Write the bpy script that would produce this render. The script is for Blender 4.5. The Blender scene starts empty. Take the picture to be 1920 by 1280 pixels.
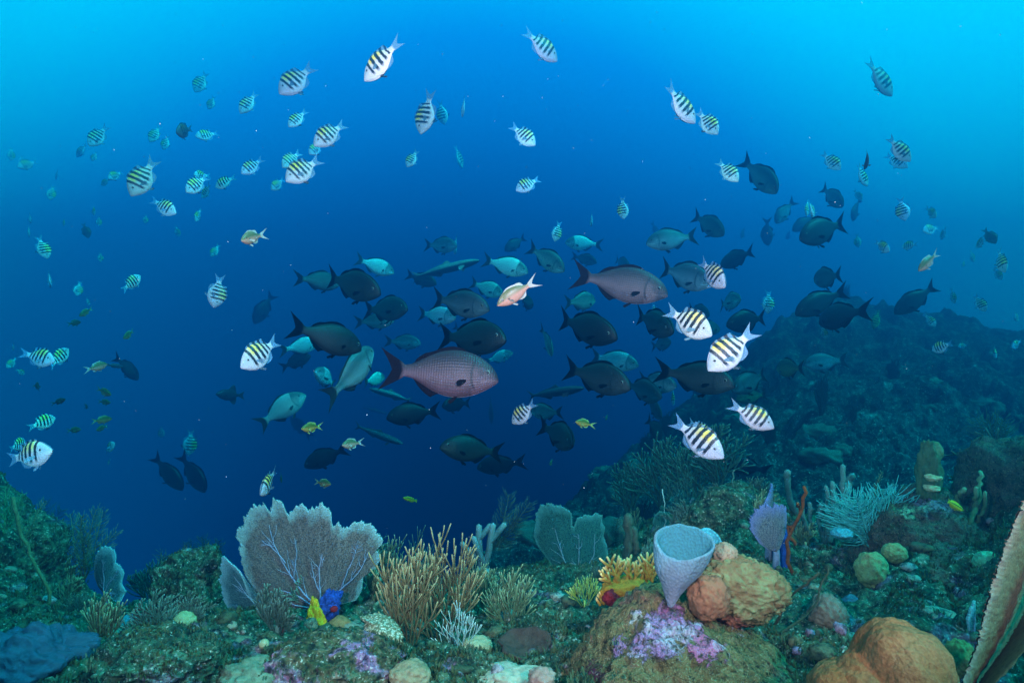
import bpy, bmesh, math, random
import numpy as np
from mathutils import Matrix, Vector

S = bpy.context.scene
COL = S.collection
F = 1144.0                      # focal length in photo pixels (1920 wide)

# ------------------------------------------------------------------ camera
cam = bpy.data.objects.new("camera", bpy.data.cameras.new("camera"))
COL.objects.link(cam)
cam.location = (0, 0, 0)
cam.rotation_euler = (math.radians(90), 0, 0)
cam.data.sensor_width = 36.0
cam.data.lens = F / 1920.0 * 36.0
cam.data.clip_start = 0.05
cam.data.clip_end = 500
S.camera = cam

# ------------------------------------------------------------------ open water seen all round (world), filtered daylight
W = bpy.data.worlds.new("World")
S.world = W
W.use_nodes = True
wn = W.node_tree
wn.nodes.clear()
wo = wn.nodes.new("ShaderNodeOutputWorld")
wb = wn.nodes.new("ShaderNodeBackground")
tc = wn.nodes.new("ShaderNodeTexCoord")
dt = wn.nodes.new("ShaderNodeVectorMath"); dt.operation = 'DOT_PRODUCT'
ax = Vector((-0.06, 0.92, -0.44)).normalized()
dt.inputs[1].default_value = ax
mr = wn.nodes.new("ShaderNodeMath"); mr.operation = 'ARCCOSINE'
ml = wn.nodes.new("ShaderNodeMath"); ml.operation = 'DIVIDE'; ml.inputs[1].default_value = math.pi
rp = wn.nodes.new("ShaderNodeValToRGB")
WSTOPS = [(0.00, (0.000, 0.006, 0.040)), (0.09, (0.000, 0.018, 0.090)), (0.165, (0.000, 0.070, 0.265)),
          (0.235, (0.000, 0.195, 0.56)), (0.29, (0.000, 0.34, 0.86)), (0.345, (0.0, 0.86, 1.14)), (0.44, (0.02, 1.20, 1.35)),
          (0.62, (0.03, 0.85, 1.05)), (0.80, (0.0, 0.42, 0.60)), (1.0, (0.0, 0.06, 0.12))]
while len(rp.color_ramp.elements) > 1:
    rp.color_ramp.elements.remove(rp.color_ramp.elements[0])
for i, (p, c) in enumerate(WSTOPS):
    e = rp.color_ramp.elements[0] if i == 0 else rp.color_ramp.elements.new(p)
    e.position = p
    e.color = (*c, 1)
wb.inputs[1].default_value = 1.30
wide = wn.nodes.new("ShaderNodeVectorMath"); wide.operation = 'MULTIPLY'; wide.inputs[1].default_value = (1.48, 1.0, 1.0)
nrm = wn.nodes.new("ShaderNodeVectorMath"); nrm.operation = 'NORMALIZE'
wn.links.new(tc.outputs['Generated'], wide.inputs[0]); wn.links.new(wide.outputs[0], nrm.inputs[0])
wn.links.new(nrm.outputs[0], dt.inputs[0])
wn.links.new(dt.outputs['Value'], mr.inputs[0])
wn.links.new(mr.outputs[0], ml.inputs[0])
wn.links.new(ml.outputs[0], rp.inputs[0])
wn.links.new(rp.outputs[0], wb.inputs[0])
wn.links.new(wb.outputs[0], wo.inputs[0])

# sun through the surface: soft, already filtered to blue-green by the water above
sd = bpy.data.lights.new("sun", 'SUN')
sd.energy = 6.0
sd.color = (0.08, 0.95, 0.95)
sd.angle = math.radians(9)
sun = bpy.data.objects.new("sun", sd)
COL.objects.link(sun)
sun.rotation_euler = Vector((-0.75, 0.30, -1.0)).to_track_quat('-Z', 'Y').to_euler()

# the photographer's two strobes, on arms either side of the camera
for sx, en in ((-1, 560), (1, 620)):
    ld = bpy.data.lights.new("strobe", 'SPOT')
    ld.energy = en
    ld.color = (1.0, 0.52, 0.62)
    ld.spot_size = math.radians(82)
    ld.spot_blend = 1.0
    ld.shadow_soft_size = 0.06
    lo = bpy.data.objects.new("strobe", ld)
    COL.objects.link(lo)
    lo.location = (sx * 0.75, -0.25, 0.42)
    lo.rotation_euler = (Vector((sx * -0.02, 2.6, 0.12)) - lo.location).to_track_quat('-Z', 'Y').to_euler()

S.view_settings.view_transform = 'Standard'
S.view_settings.look = 'None'
S.view_settings.exposure = 0
S.view_settings.gamma = 1
S.cycles.use_denoising = True
S.cycles.max_bounces = 5
S.cycles.diffuse_bounces = 2
S.cycles.glossy_bounces = 1
S.cycles.transmission_bounces = 3
S.cycles.transparent_max_bounces = 8
S.cycles.volume_bounces = 0

# ------------------------------------------------------------------ helpers
rng = np.random.default_rng(7)
random.seed(7)

def P(x, y, D):
    return np.array(((x - 960) / F * D, D, (640 - y) / F * D))

def _h(ix, iy, iz, k):
    h = (ix.astype(np.int64) * 374761393 + iy.astype(np.int64) * 668265263 + iz.astype(np.int64) * 1274126177 + k * 974634619) & 0xffffffff
    h = ((h ^ (h >> 13)) * 1103515245 + 12345) & 0xffffffff
    h = ((h ^ (h >> 16)) * 668265263) & 0xffffffff
    return ((h ^ (h >> 15)) & 0xffffff) / float(0xffffff)

def vnoise(p, k=0):
    i = np.floor(p); f = p - i; u = f * f * (3 - 2 * f)
    r = 0
    for a in (0, 1):
        for b in (0, 1):
            for c in (0, 1):
                w = (u[:, 0] if a else 1 - u[:, 0]) * (u[:, 1] if b else 1 - u[:, 1]) * (u[:, 2] if c else 1 - u[:, 2])
                r = r + w * _h(i[:, 0] + a, i[:, 1] + b, i[:, 2] + c, k)
    return r * 2 - 1

def fbm(p, octv=4, k=0):
    r = 0; a = 1.0
    for o in range(octv):
        r = r + a * vnoise(p * 2 ** o + 17.3 * o, k + o)
        a *= 0.5
    return r

def lump(p, k=0):
    """bulbous bumps, 0..1"""
    i = np.floor(p); best = np.full(len(p), 9.0)
    for a in (-1, 0, 1):
        for b in (-1, 0, 1):
            for c in (-1, 0, 1):
                ci = i + (a, b, c)
                q = ci + np.stack([_h(ci[:, 0], ci[:, 1], ci[:, 2], k + j) for j in (1, 2, 3)], 1)
                best = np.minimum(best, ((p - q) ** 2).sum(1))
    return np.sqrt(np.maximum(0, 1 - best))

class MB:
    def __init__(s):
        s.v = []; s.f = []; s.n = 0; s.t = []; s.uv = []
    def add(s, v, f, t=None, uv=None):
        v = np.asarray(v, float)
        s.v.append(v); s.f += [tuple(int(i) + s.n for i in q) for q in f]; s.n += len(v)
        s.t.append(np.zeros(len(v)) if t is None else np.asarray(t, float))
        s.uv.append(np.zeros((len(v), 2)) if uv is None else np.asarray(uv, float))
    def tube(s, pts, rad, n=6, t0=0.0, t1=1.0):
        pts = np.asarray(pts, float); m = len(pts)
        rad = np.broadcast_to(np.asarray(rad, float), (m,))
        tg = np.gradient(pts, axis=0); tg /= np.linalg.norm(tg, axis=1)[:, None] + 1e-9
        ref = np.array((0.31, 0.9, 0.2)) if abs(tg[0] @ np.array((0.31, 0.9, 0.2))) < 0.85 else np.array((1.0, 0, 0.1))
        a = np.cross(tg, ref); a /= np.linalg.norm(a, axis=1)[:, None] + 1e-9
        b = np.cross(tg, a)
        an = np.arange(n) * 2 * math.pi / n
        ring = pts[:, None, :] + rad[:, None, None] * (np.cos(an)[None, :, None] * a[:, None, :] + np.sin(an)[None, :, None] * b[:, None, :])
        v = np.concatenate([ring.reshape(-1, 3), pts[:1] - tg[:1] * rad[0] * .6, pts[-1:] + tg[-1:] * rad[-1] * .8])
        f = []
        for i in range(m - 1):
            for j in range(n):
                k = (j + 1) % n
                f.append((i * n + j, i * n + k, (i + 1) * n + k, (i + 1) * n + j))
        e = m * n
        for j in range(n):
            k = (j + 1) % n
            f.append((e, k, j)); f.append((e + 1, (m - 1) * n + j, (m - 1) * n + k))
        t = np.concatenate([np.repeat(np.linspace(t0, t1, m), n), [t0, t1]])
        s.add(v, f, t)
    def grid(s, G, t=None, uv=None, closed_u=False):
        """G (nu, nv, 3)"""
        nu, nv = G.shape[:2]
        f = []
        for i in range(nu if closed_u else nu - 1):
            i2 = (i + 1) % nu
            for j in range(nv - 1):
                f.append((i * nv + j, i2 * nv + j, i2 * nv + j + 1, i * nv + j + 1))
        s.add(G.reshape(-1, 3), f, None if t is None else np.asarray(t).reshape(-1), None if uv is None else np.asarray(uv).reshape(-1, 2))
    def build(s, name, mat, parent=None, smooth=True, origin=None):
        v = np.concatenate(s.v)
        if origin is None and parent is None:
            origin = np.array((v[:, 0].mean(), v[:, 1].mean(), v[:, 2].min()))
        o0 = np.zeros(3) if origin is None else np.asarray(origin, float)
        me = bpy.data.meshes.new(name)
        me.from_pydata((v - o0).tolist(), [], s.f)
        at = me.attributes.new("tint", 'FLOAT', 'POINT'); at.data.foreach_set("value", np.concatenate(s.t).astype(np.float32))
        uvs = np.concatenate(s.uv)
        if np.any(uvs):
            ul = me.uv_layers.new(name="UVMap")
            li = np.empty(len(me.loops), dtype=np.int32); me.loops.foreach_get("vertex_index", li)
            ul.data.foreach_set("uv", uvs[li].astype(np.float32).reshape(-1))
        if smooth:
            me.polygons.foreach_set("use_smooth", np.ones(len(me.polygons), dtype=bool))
        for m in (mat if isinstance(mat, (list, tuple)) else [mat]):
            me.materials.append(m)
        me.update()
        o = bpy.data.objects.new(name, me); COL.objects.link(o)
        if parent is not None: o.parent = parent
        else: o.location = o0
        return o

def tag(o, label=None, cat=None, group=None, kind=None):
    if label: o["label"] = label
    if cat: o["category"] = cat
    if group: o["group"] = group
    if kind: o["kind"] = kind
    return o

def empty(name, loc, label, cat, group=None):
    o = bpy.data.objects.new(name, None); COL.objects.link(o); o.location = loc
    o.empty_display_size = .02
    return tag(o, label, cat, group)

_ico = {}
def ico(sub):
    if sub not in _ico:
        bm = bmesh.new(); bmesh.ops.create_icosphere(bm, subdivisions=sub, radius=1)
        _ico[sub] = (np.array([v.co[:] for v in bm.verts]), [tuple(v.index for v in f.verts) for f in bm.faces]); bm.free()
    return _ico[sub][0].copy(), _ico[sub][1]

# ------------------------------------------------------------------ node materials
class NT:
    def __init__(s, name):
        s.m = bpy.data.materials.new(name); s.m.use_nodes = True; s.t = s.m.node_tree; s.t.nodes.clear()
        s.out = s.t.nodes.new("ShaderNodeOutputMaterial")
    def set(s, inp, v):
        if hasattr(v, "is_output"): s.t.links.new(v, inp)
        elif isinstance(v, tuple) and len(v) == 3 and inp.type == 'RGBA': inp.default_value = (*v, 1)
        else: inp.default_value = v
    def n(s, typ, props=None, **kw):
        nd = s.t.nodes.new("ShaderNode" + typ)
        for k, v in (props or {}).items(): setattr(nd, k, v)
        for k, v in kw.items():
            key = int(k[1:]) if k[0] == 'i' and k[1:].isdigit() else k.replace('_', ' ')
            s.set(nd.inputs[key], v)
        return nd
    def math(s, op, a, b=0.0, clamp=False):
        return s.n("Math", {"operation": op, "use_clamp": clamp}, i0=a, i1=b).outputs[0]
    def mix(s, fac, a, b, mode='MIX'):
        nd = s.t.nodes.new("ShaderNodeMix"); nd.data_type = 'RGBA'; nd.blend_type = mode
        s.set(nd.inputs[0], fac); s.set(nd.inputs[6], a); s.set(nd.inputs[7], b)
        return nd.outputs[2]
    def ramp(s, fac, stops):
        nd = s.t.nodes.new("ShaderNodeValToRGB"); cr = nd.color_ramp
        while len(cr.elements) > 1: cr.elements.remove(cr.elements[0])
        for i, (p, c) in enumerate(stops):
            e = cr.elements[0] if i == 0 else cr.elements.new(p)
            e.position = p
            e.color = (c, c, c, 1) if isinstance(c, (int, float)) else (*c, 1)
        s.set(nd.inputs[0], fac)
        return nd.outputs[0]
    def noise(s, vec, scale, detail=3, rough=.55, dist=0.0):
        nd = s.n("TexNoise", Scale=scale, Detail=detail, Roughness=rough, Distortion=dist)
        if vec is not None: s.t.links.new(vec, nd.inputs['Vector'])
        return nd.outputs['Fac']
    def vor(s, vec, scale, feat='F1', rnd=1.0):
        nd = s.n("TexVoronoi", {"feature": feat}, Scale=scale, Randomness=rnd)
        if vec is not None: s.t.links.new(vec, nd.inputs['Vector'])
        return nd.outputs['Distance']
    def bump(s, h, strength=.5, dist=.01):
        return s.n("Bump", Strength=strength, Distance=dist, Height=h).outputs[0]
    def attr(s, name): return s.n("Attribute", {"attribute_name": name}).outputs['Fac']
    def obj(s): return s.n("TexCoord").outputs['Object']
    def pos(s): return s.n("NewGeometry").outputs['Position']
    def done(s, col, rough=.8, nrm=None, metal=0.0, alpha=None, spec=.3, transl=None, sheen=0.0):
        b = s.n("BsdfPrincipled", Base_Color=col, Roughness=rough, Metallic=metal, Specular_IOR_Level=spec)
        if sheen: b.inputs['Sheen Weight'].default_value = sheen
        if nrm is not None: s.t.links.new(nrm, b.inputs['Normal'])
        if alpha is not None: s.set(b.inputs['Alpha'], alpha)
        sh = b.outputs[0]
        if transl:
            tr = s.n("BsdfTranslucent", Color=col)
            mx = s.n("MixShader", Fac=transl); s.t.links.new(sh, mx.inputs[1]); s.t.links.new(tr.outputs[0], mx.inputs[2]); sh = mx.outputs[0]
        s.t.links.new(sh, s.out.inputs[0])
        return s.m

# ------------------------------------------------------------------ reef floor
RID = np.array([(-500, 900, 3.0), (-200, 905, 3.0), (0, 930, 3.0), (60, 975, 3.0), (110, 1065, 3.0), (170, 1110, 2.95), (230, 1150, 2.9), (290, 1150, 2.8), (350, 1110, 2.8), (420, 1140, 2.7),
                (520, 1150, 2.6), (620, 1140, 2.7), (700, 1120, 2.8), (800, 1110, 2.9), (900, 1085, 3.1), (1000, 1078, 3.2), (1100, 1075, 3.2), (1180, 1060, 3.2),
                (1250, 1005, 3.2), (1320, 955, 3.15), (1390, 945, 3.0), (1440, 965, 3.0), (1500, 1000, 2.9), (1580, 1005, 2.9), (1680, 975, 2.8), (1720, 950, 2.7),
                (1800, 950, 2.65), (1850, 935, 2.6), (1920, 860, 2.5), (2100, 840, 2.5), (2500, 900, 2.5)])
def ground(X, Y, detail=True):
    X = np.asarray(X, float); Y = np.asarray(Y, float)
    a = X / np.maximum(Y, .3) * F + 960
    ry = np.interp(a, RID[:, 0], RID[:, 1]); rd = np.interp(a, RID[:, 0], RID[:, 2])
    zn = -(1325 - 640) / F * 1.5
    zr = -(ry - 640) / F * rd
    t = np.clip((Y - 1.5) / (rd - 1.5), 0, 1)
    z = zn + (zr - zn) * t ** 1.15 - .12 * np.clip(1.5 - Y, 0, 1)
    ov = np.maximum(0, Y - rd)
    z = z - np.minimum(ov * ov * 1.3 + ov * .35, 1.6 * ov + .4)
    z = np.maximum(z, -7.5)
    p = np.stack([X, Y, z], 1)
    z = z + .085 * fbm(p * 1.7, 3, 1) * np.clip(Y / 2, .4, 1)
    if detail:
        w = np.clip(vnoise(p * 2.1, 31) * 1.4 + .5, 0, 1)
        z = z + .155 * (lump(p * 5.2 + .25 * fbm(p * 9, 2, 3)[:, None], 5) - .45) * (.35 + w)
        z = z + .038 * (lump(p * 13 + .3 * fbm(p * 22, 2, 4)[:, None], 9) - .5) * (.4 + .9 * (1 - w))
        z = z + .015 * fbm(p * 34, 3, 12)
    return z
def hit(x, y, lo=1.1, hi=5.0, default=2.6):
    D = np.linspace(lo, hi, 500)
    X = (x - 960) / F * D; Z = (640 - y) / F * D
    g = ground(X, D)
    k = np.nonzero(Z <= g)[0]
    return float(D[k[0]]) if len(k) else default
def on(x, y, dz=0.0, **k):
    D = hit(x, y, **k); p = P(x, y, D); p[2] -= dz
    return p, D

def reef_mat(name, pal, bright=1.0, speck=.5, pink=0.0, scale=1.0):
    k = NT(name); p = k.pos()
    n1 = k.noise(p, 3.2 * scale, 4, .6, .4); n2 = k.noise(p, 11 * scale, 5, .65, .6); n3 = k.noise(p, 46 * scale, 4, .7); n4 = k.noise(p, 130 * scale, 2, .6)
    c = k.ramp(n2, [(.34, pal[0]), (.46, pal[1]), (.53, pal[2]), (.60, pal[3]), (.70, pal[4])])
    c2 = k.ramp(n1, [(.3, pal[1]), (.5, pal[3]), (.66, pal[2])])
    c = k.mix(.25, c, c2)
    if pink:
        pm = k.math('MULTIPLY', k.ramp(k.noise(p, 5.1 * scale, 5, .65, .8), [(.56, 0), (.62, 1)]), pink)
        c = k.mix(pm, c, (.42, .20, .36))
    c = k.mix(k.ramp(n3, [(.36, .9), (.54, 0)]), c, (.005, .009, .008))  # crevice shade put into the colour, near black in the fine hollows
    sp = k.math('MULTIPLY', k.ramp(n4, [(.58, 0), (.70, 1)]), k.ramp(n3, [(.42, 0), (.56, 1)]))
    c = k.mix(k.math('MULTIPLY', sp, speck), c, (.62, .64, .52))
    v = k.vor(p, 60 * scale)
    h = k.math('ADD', k.math('MULTIPLY', n3, 1.0), k.math('MULTIPLY', v, .6))
    c = k.mix(1.0, c, (bright, bright, bright), 'MULTIPLY')
    return k.done(c, .9, k.bump(h, .9, .012), spec=.15)
PALG = [(.007, .014, .009), (.030, .082, .045), (.075, .095, .042), (.075, .16, .085), (.33, .40, .27)]
M_GROUND = reef_mat("reef_turf", PALG, pink=.35, speck=.8)
PALR = [(.012, .016, .012), (.06, .075, .03), (.14, .10, .05), (.085, .12, .055), (.32, .28, .19)]
M_ROCK = reef_mat("reef_rock", PALR, pink=.7, speck=.7)
PALF = [(.006, .008, .008), (.02, .025, .024), (.05, .055, .05), (.085, .09, .08), (.40, .40, .36)]
M_SLOPE = reef_mat("far_reef", PALF, speck=.8, scale=.42, bright=1.1)

def polar(a0, a1, na, D):
    A = np.linspace(a0, a1, na); G = np.zeros((na, len(D), 2))
    G[..., 0] = ((A - 960) / F)[:, None] * D[None, :]; G[..., 1] = D[None, :]
    return G
Dn = np.concatenate([np.linspace(.75, 1.1, 22), 1.1 * (3.4 / 1.1) ** np.linspace(0, 1, 300)[1:], np.linspace(3.4, 7.5, 50)[1:]])
G2 = polar(-420, 2340, 560, Dn)
z = ground(G2[..., 0].ravel(), G2[..., 1].ravel())
mb = MB(); mb.grid(np.concatenate([G2, z.reshape(G2.shape[:2])[..., None]], 2)[::-1])
tag(mb.build("reef_ground", M_GROUND, origin=np.zeros(3)), "rubbly green reef floor dropping into blue water", kind="structure")
# the reef wall rising at the right, far off
SL = np.array([(900, 1150), (1050, 1000), (1150, 900), (1250, 815), (1330, 745), (1400, 690), (1460, 645), (1540, 612), (1640, 618), (1750, 634), (1850, 640), (1960, 655), (2200, 640), (2600, 640)])
Ds = np.concatenate([np.linspace(4.2, 12.6, 200), np.linspace(12.6, 16, 30)[1:]])
G2 = polar(880, 2500, 330, Ds)
A = (G2[..., 0] / G2[..., 1] * F + 960).ravel(); Y = G2[..., 1].ravel()
top = -(np.interp(A, SL[:, 0], SL[:, 1]) - 640) / F * 12.2
low = -(1180 - 640) / F * 4.2
t = np.clip((Y - 4.2) / 8.0, 0, 1)
zz = low + (top - low) * (.15 * t + .85 * t ** 1.1) - np.maximum(0, Y - 12.2) ** 2 * .6
p = np.stack([G2[..., 0].ravel(), Y, zz], 1)
zz = zz + .30 * fbm(p * .8, 4, 21) + .55 * (lump(p * 1.15 + .2 * fbm(p * 2, 2, 5)[:, None], 41) - .5) + .26 * (lump(p * 3.1, 47) - .5) + .09 * fbm(p * 7, 3, 51)
mb = MB(); mb.grid(np.concatenate([G2, zz.reshape(G2.shape[:2])[..., None]], 2)[::-1])
SLOPE_PTS = np.concatenate([G2, zz.reshape(G2.shape[:2])[..., None]], 2)
tag(mb.build("reef_slope", M_SLOPE, origin=np.zeros(3)), "hazy far reef wall rising on the right", kind="structure")

# algae turf over the near ground: uncountable tufts
k = NT("turf_algae"); nn = k.noise(k.pos(), 6, 3)
M_TURF = k.done(k.mix(1.0, k.ramp(nn, [(.3, (.025, .055, .020)), (.5, (.085, .10, .035)), (.62, (.06, .12, .065)), (.75, (.19, .19, .10))]), (1, 1, 1), 'MULTIPLY'), .85, transl=.25)
def tuft_mesh(base0, seed, h0, h1, mb=None):
    r = np.random.default_rng(seed); n = len(base0); nb = 6
    base = np.repeat(base0, nb, 0) + r.normal(0, .007, (n * nb, 3)) * (1, 1, .2)
    an = r.uniform(0, 2 * math.pi, n * nb); H = r.uniform(h0, h1, n * nb) * np.repeat(r.uniform(.5, 1.3, n), nb); wd = H * .16 + .0010
    lean = np.stack([np.cos(an), np.sin(an), np.zeros_like(an)], 1); side = np.stack([-np.sin(an), np.cos(an), np.zeros_like(an)], 1)
    up = np.array((0, 0, 1.0))
    v0 = base - side * wd[:, None] - up * .004; v1 = base + side * wd[:, None] - up * .004
    m = base + lean * (H * .28)[:, None] + up * (H * .6)[:, None]
    v2 = m + side * (wd * .8)[:, None]; v3 = m - side * (wd * .8)[:, None]
    v4 = base + lean * (H * .75)[:, None] + up * H[:, None]
    V = np.stack([v0, v1, v2, v3, v4], 1).reshape(-1, 3); b = np.arange(n * nb) * 5
    f = [(i, i + 1, i + 2, i + 3) for i in b.tolist()] + [(i + 3, i + 2, i + 4) for i in b.tolist()]
    mb = mb or MB(); mb.add(V, f)
    return mb
def tufts(n, reg, seed, h0=.004, h1=.013):
    r = np.random.default_rng(seed)
    a = r.uniform(reg[0], reg[1], n); D = reg[2] * (reg[3] / reg[2]) ** r.uniform(0, 1, n)
    X = (a - 960) / F * D; Z = ground(X, D)
    keep = vnoise(np.stack([X, D, Z], 1) * 4.5, 77) > -.25
    return tuft_mesh(np.stack([X, D, Z], 1)[keep], seed, h0, h1)
TURF = tufts(13000, (-60, 1980, 1.35, 3.3), 5)

# drifting specks
r = np.random.default_rng(3); mb = MB(); iv, fi = ico(1)
for i in range(760):
    D = r.uniform(.9, 4.8); q = P(r.uniform(-60, 1980), r.uniform(-40, 1050), D); s_ = r.uniform(.00022, .0008) * (D / 2) ** .6
    if r.uniform() < .03: s_ *= 1.6
    mb.add(q + iv * s_ * (r.uniform(.6, 1.6, 3)), fi)
k = NT("plankton"); M_SPECK = k.done((.45, .48, .5), .6)
tag(mb.build("drifting_specks", M_SPECK, origin=np.zeros(3)), "tiny pale specks of plankton drifting in the water", "plankton", kind="stuff")

# ------------------------------------------------------------------ builders for reef life
def fuzzy(name, c0, c1, tip=None, scale=60, transl=.0, bstr=.6):
    k = NT(name); o = k.pos(); n = k.noise(o, scale, 4, .65); n2 = k.noise(o, scale * .18, 3, .6)
    c = k.mix(n2, c0, c1); c = k.mix(k.ramp(n, [(.35, .55), (.55, 0)]), c, tuple(x * .4 for x in c0))
    if tip: c = k.mix(k.ramp(k.attr("tint"), [(.0, 0), (.55, .1), (1, 1)]), c, tip)
    return k.done(c, .85, k.bump(n, bstr, .006), spec=.2, transl=transl)

def fan_mat(name, c_in, c_rim, rim0=.72):
    k = NT(name); uv = k.n("UVMap").outputs[0]; sp = k.n("SeparateXYZ", i0=uv); o = k.obj()
    rays = k.noise(k.n("Mapping", i0=uv, Scale=(95, 5, 1)).outputs[0], 1.0, 3, .6, .6)
    net = k.vor(o, 210); bl = k.noise(o, 9, 3)
    c = k.mix(k.ramp(rays, [(.35, 0), (.62, 1)]), tuple(x * .72 for x in c_in), tuple(min(1, x * 1.25) for x in c_in))
    c = k.mix(k.math('MULTIPLY', k.ramp(net, [(.3, 0), (.7, .6)]), 1.0), c, tuple(x * .35 for x in c_in))
    c = k.mix(k.ramp(bl, [(.35, .35), (.6, 0)]), c, tuple(x * .6 for x in c_in))
    edge = k.math('ADD', k.attr("tint"), k.math('MULTIPLY', k.math('SUBTRACT', k.noise(o, 26, 3), .5), .22))
    c = k.mix(k.ramp(edge, [(rim0, 0), (1.02, 1)]), c, c_rim)
    al = k.ramp(net, [(0.0, 1), (.52, 1), (.72, .72)])
    return k.done(c, .85, k.bump(net, .5, .003), transl=.18, alpha=al, spec=.15)

def fan_shape(base_px, outline, D, yaw=0.0, curve=.25, teeth=.05, seed=1, nt=330, nr=44, thick=.0035, lean=0.0):
    """outline: photo-pixel points of the rim in order; the fan is a real curved sheet growing from its holdfast"""
    r = np.random.default_rng(seed)
    b = np.array(base_px, float); O = (np.array(outline, float) - b) * (D / F); O[:, 1] *= -1
    O[:, 0] /= max(.25, math.cos(yaw))
    seg = np.concatenate([[0], np.cumsum(np.linalg.norm(np.diff(O, axis=0), axis=1))])
    t = np.linspace(0, seg[-1], nt)
    ox = np.interp(t, seg, O[:, 0]); oz = np.interp(t, seg, O[:, 1])
    R = np.hypot(ox, oz)
    tn = np.interp(np.arange(nt), np.arange(0, nt + 3, 3), r.uniform(-1, 1, len(np.arange(0, nt + 3, 3)))) + .6 * r.uniform(-1, 1, nt)
    sc = 1 + teeth * tn * np.clip(R / R.max(), .3, 1)
    q = np.linspace(0, 1, nr) ** .8
    q = .03 + .97 * q
    scq = 1 + (sc - 1)[:, None] * q[None, :] ** 8
    x = ox[:, None] * q * scq; zz = oz[:, None] * q * scq
    W0 = np.abs(O[:, 0]).max()
    wav = .03 * W0 * np.sin(np.arctan2(zz, x + 1e-6) * 5 + seed) * q
    y = curve * x * x / W0 + wav + lean * zz
    cy, sy = math.cos(yaw), math.sin(yaw)
    G = np.stack([x * cy - y * sy, x * sy + y * cy, zz], -1)
    uv = np.stack([np.repeat((t / t[-1])[:, None], nr, 1), np.repeat(q[None], nt, 0)], -1)
    nv = np.array((-sy, cy, 0.0)) * thick
    tt = np.repeat(q[None], nt, 0)
    org = P(b[0], b[1], D)
    mb = MB()
    A = G + org - nv; B = G + org + nv
    Gc = np.concatenate([A, B[:, ::-1]], 1); Uc = np.concatenate([uv, uv[:, ::-1]], 1); Tc = np.concatenate([tt, tt[:, ::-1]], 1)
    mb.grid(Gc, Tc, Uc)
    surf = lambda X, Z: np.stack([X * cy - (curve * X * X / W0 + lean * Z - .006) * sy, X * sy + (curve * X * X / W0 + lean * Z - .006) * cy, Z], -1) + org
    return mb, org, surf, b, D, yaw

def vein_tubes(surf, b, D, yaw, lines, r0, seed=2, side=True):
    r = np.random.default_rng(seed); mb = MB()
    def toloc(p):
        q = (np.array(p, float) - b) * (D / F); q[:, 1] *= -1; q[:, 0] /= max(.25, math.cos(yaw)); return q
    def put(q, ra, rb):
        n = max(6, int(len(q) * 3)); s = np.linspace(0, 1, len(q)); u = np.linspace(0, 1, n)
        X = np.interp(u, s, q[:, 0]); Z = np.interp(u, s, q[:, 1])
        j = np.cumsum(r.normal(0, 1, (n, 2)), 0) * .0022 * np.sin(u * math.pi)[:, None]
        X = X + j[:, 0]; Z = Z + j[:, 1]
        mb.tube(surf(X, Z), np.linspace(ra, rb, n), 5)
        return np.stack([X, Z], 1)
    for li, ln in enumerate(lines):
        q = toloc(ln); w = r0 if li < 4 else r0 * .7
        c = put(q, w, w * .25)
        if side:
            L = np.linalg.norm(c[-1] - c[0])
            for k in range(7):
                i = r.integers(len(c) // 5, len(c) - 1); dr = c[min(i + 1, len(c) - 1)] - c[i - 1]; dr /= np.linalg.norm(dr) + 1e-9
                an = r.choice((-1, 1)) * r.uniform(.3, .7); dr = np.array((dr[0] * math.cos(an) - dr[1] * math.sin(an), dr[0] * math.sin(an) + dr[1] * math.cos(an)))
                ll = L * r.uniform(.12, .35) * (1 - .5 * i / len(c))
                e = c[i] + dr * ll
                put(np.stack([c[i], c[i] + dr * ll * .5 + r.normal(0, ll * .05, 2), e]), w * .42, w * .15)
    return mb

def sea_fan(label, base, outline, D, mat, vmat, veins, yaw=0, curve=.25, teeth=.05, seed=1, r0=.0045, lean=0.0, name="sea_fan", holdfast=None, group=None):
    mb, org, surf, b, D, yaw = fan_shape(base, outline, D, yaw, curve, teeth, seed, lean=lean)
    root = empty(name, org, label, "sea fan", group)
    mb.v = [v - org for v in mb.v]
    mb.build("fan_blade", mat, root)
    if veins:
        vb = vein_tubes(surf, b, D, yaw, veins, r0, seed)
        vb.v = [v - org for v in vb.v]; vb.build("veins", vmat, root)
    hb = MB(); hb.tube(np.array([(0, .01, .03), (0, .005, -.01), (0, .01, -.09)]), (r0 * 2.2, r0 * 3, r0 * 4), 8)
    hb.build("stalk", holdfast or vmat, root)
    return root

def grow(mb, p, d, L, r, depth, R, wander=.12, up=.25, kids=3, spread=.55, seg=.02, taper=.75, plane=None, n=6, t=(0, 1)):
    m = max(4, int(L / seg)); pts = [p]; dirs = [d]
    for i in range(m):
        d = d + R.normal(0, wander, 3) * .5 + np.array((0, 0, up)) * .18
        if plane is not None: d = d - plane * (d @ plane) * .55
        d = d / np.linalg.norm(d); p = p + d * L / m; pts.append(p); dirs.append(d)
    mb.tube(pts, np.linspace(r, r * taper, m + 1), n, *t)
    if depth > 0:
        for k in range(kids):
            i = int((.18 + .7 * (k + R.uniform(.2, .8)) / kids) * m); i = min(max(i, 1), m - 1)
            dd = dirs[i]; a = np.cross(dd, plane if plane is not None else R.normal(0, 1, 3)); a /= np.linalg.norm(a) + 1e-9
            sg = -1 if (k % 2) else 1
            d2 = dd * math.cos(spread) + a * sg * math.sin(spread) * R.uniform(.7, 1.2) + R.normal(0, .10, 3)
            d2 /= np.linalg.norm(d2)
            grow(mb, pts[i], d2, L * (1 - i / m * .55) * R.uniform(.55, .85), r * .9, depth - 1, R, wander, up, kids, spread, seg, taper, plane, n, t)

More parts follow.
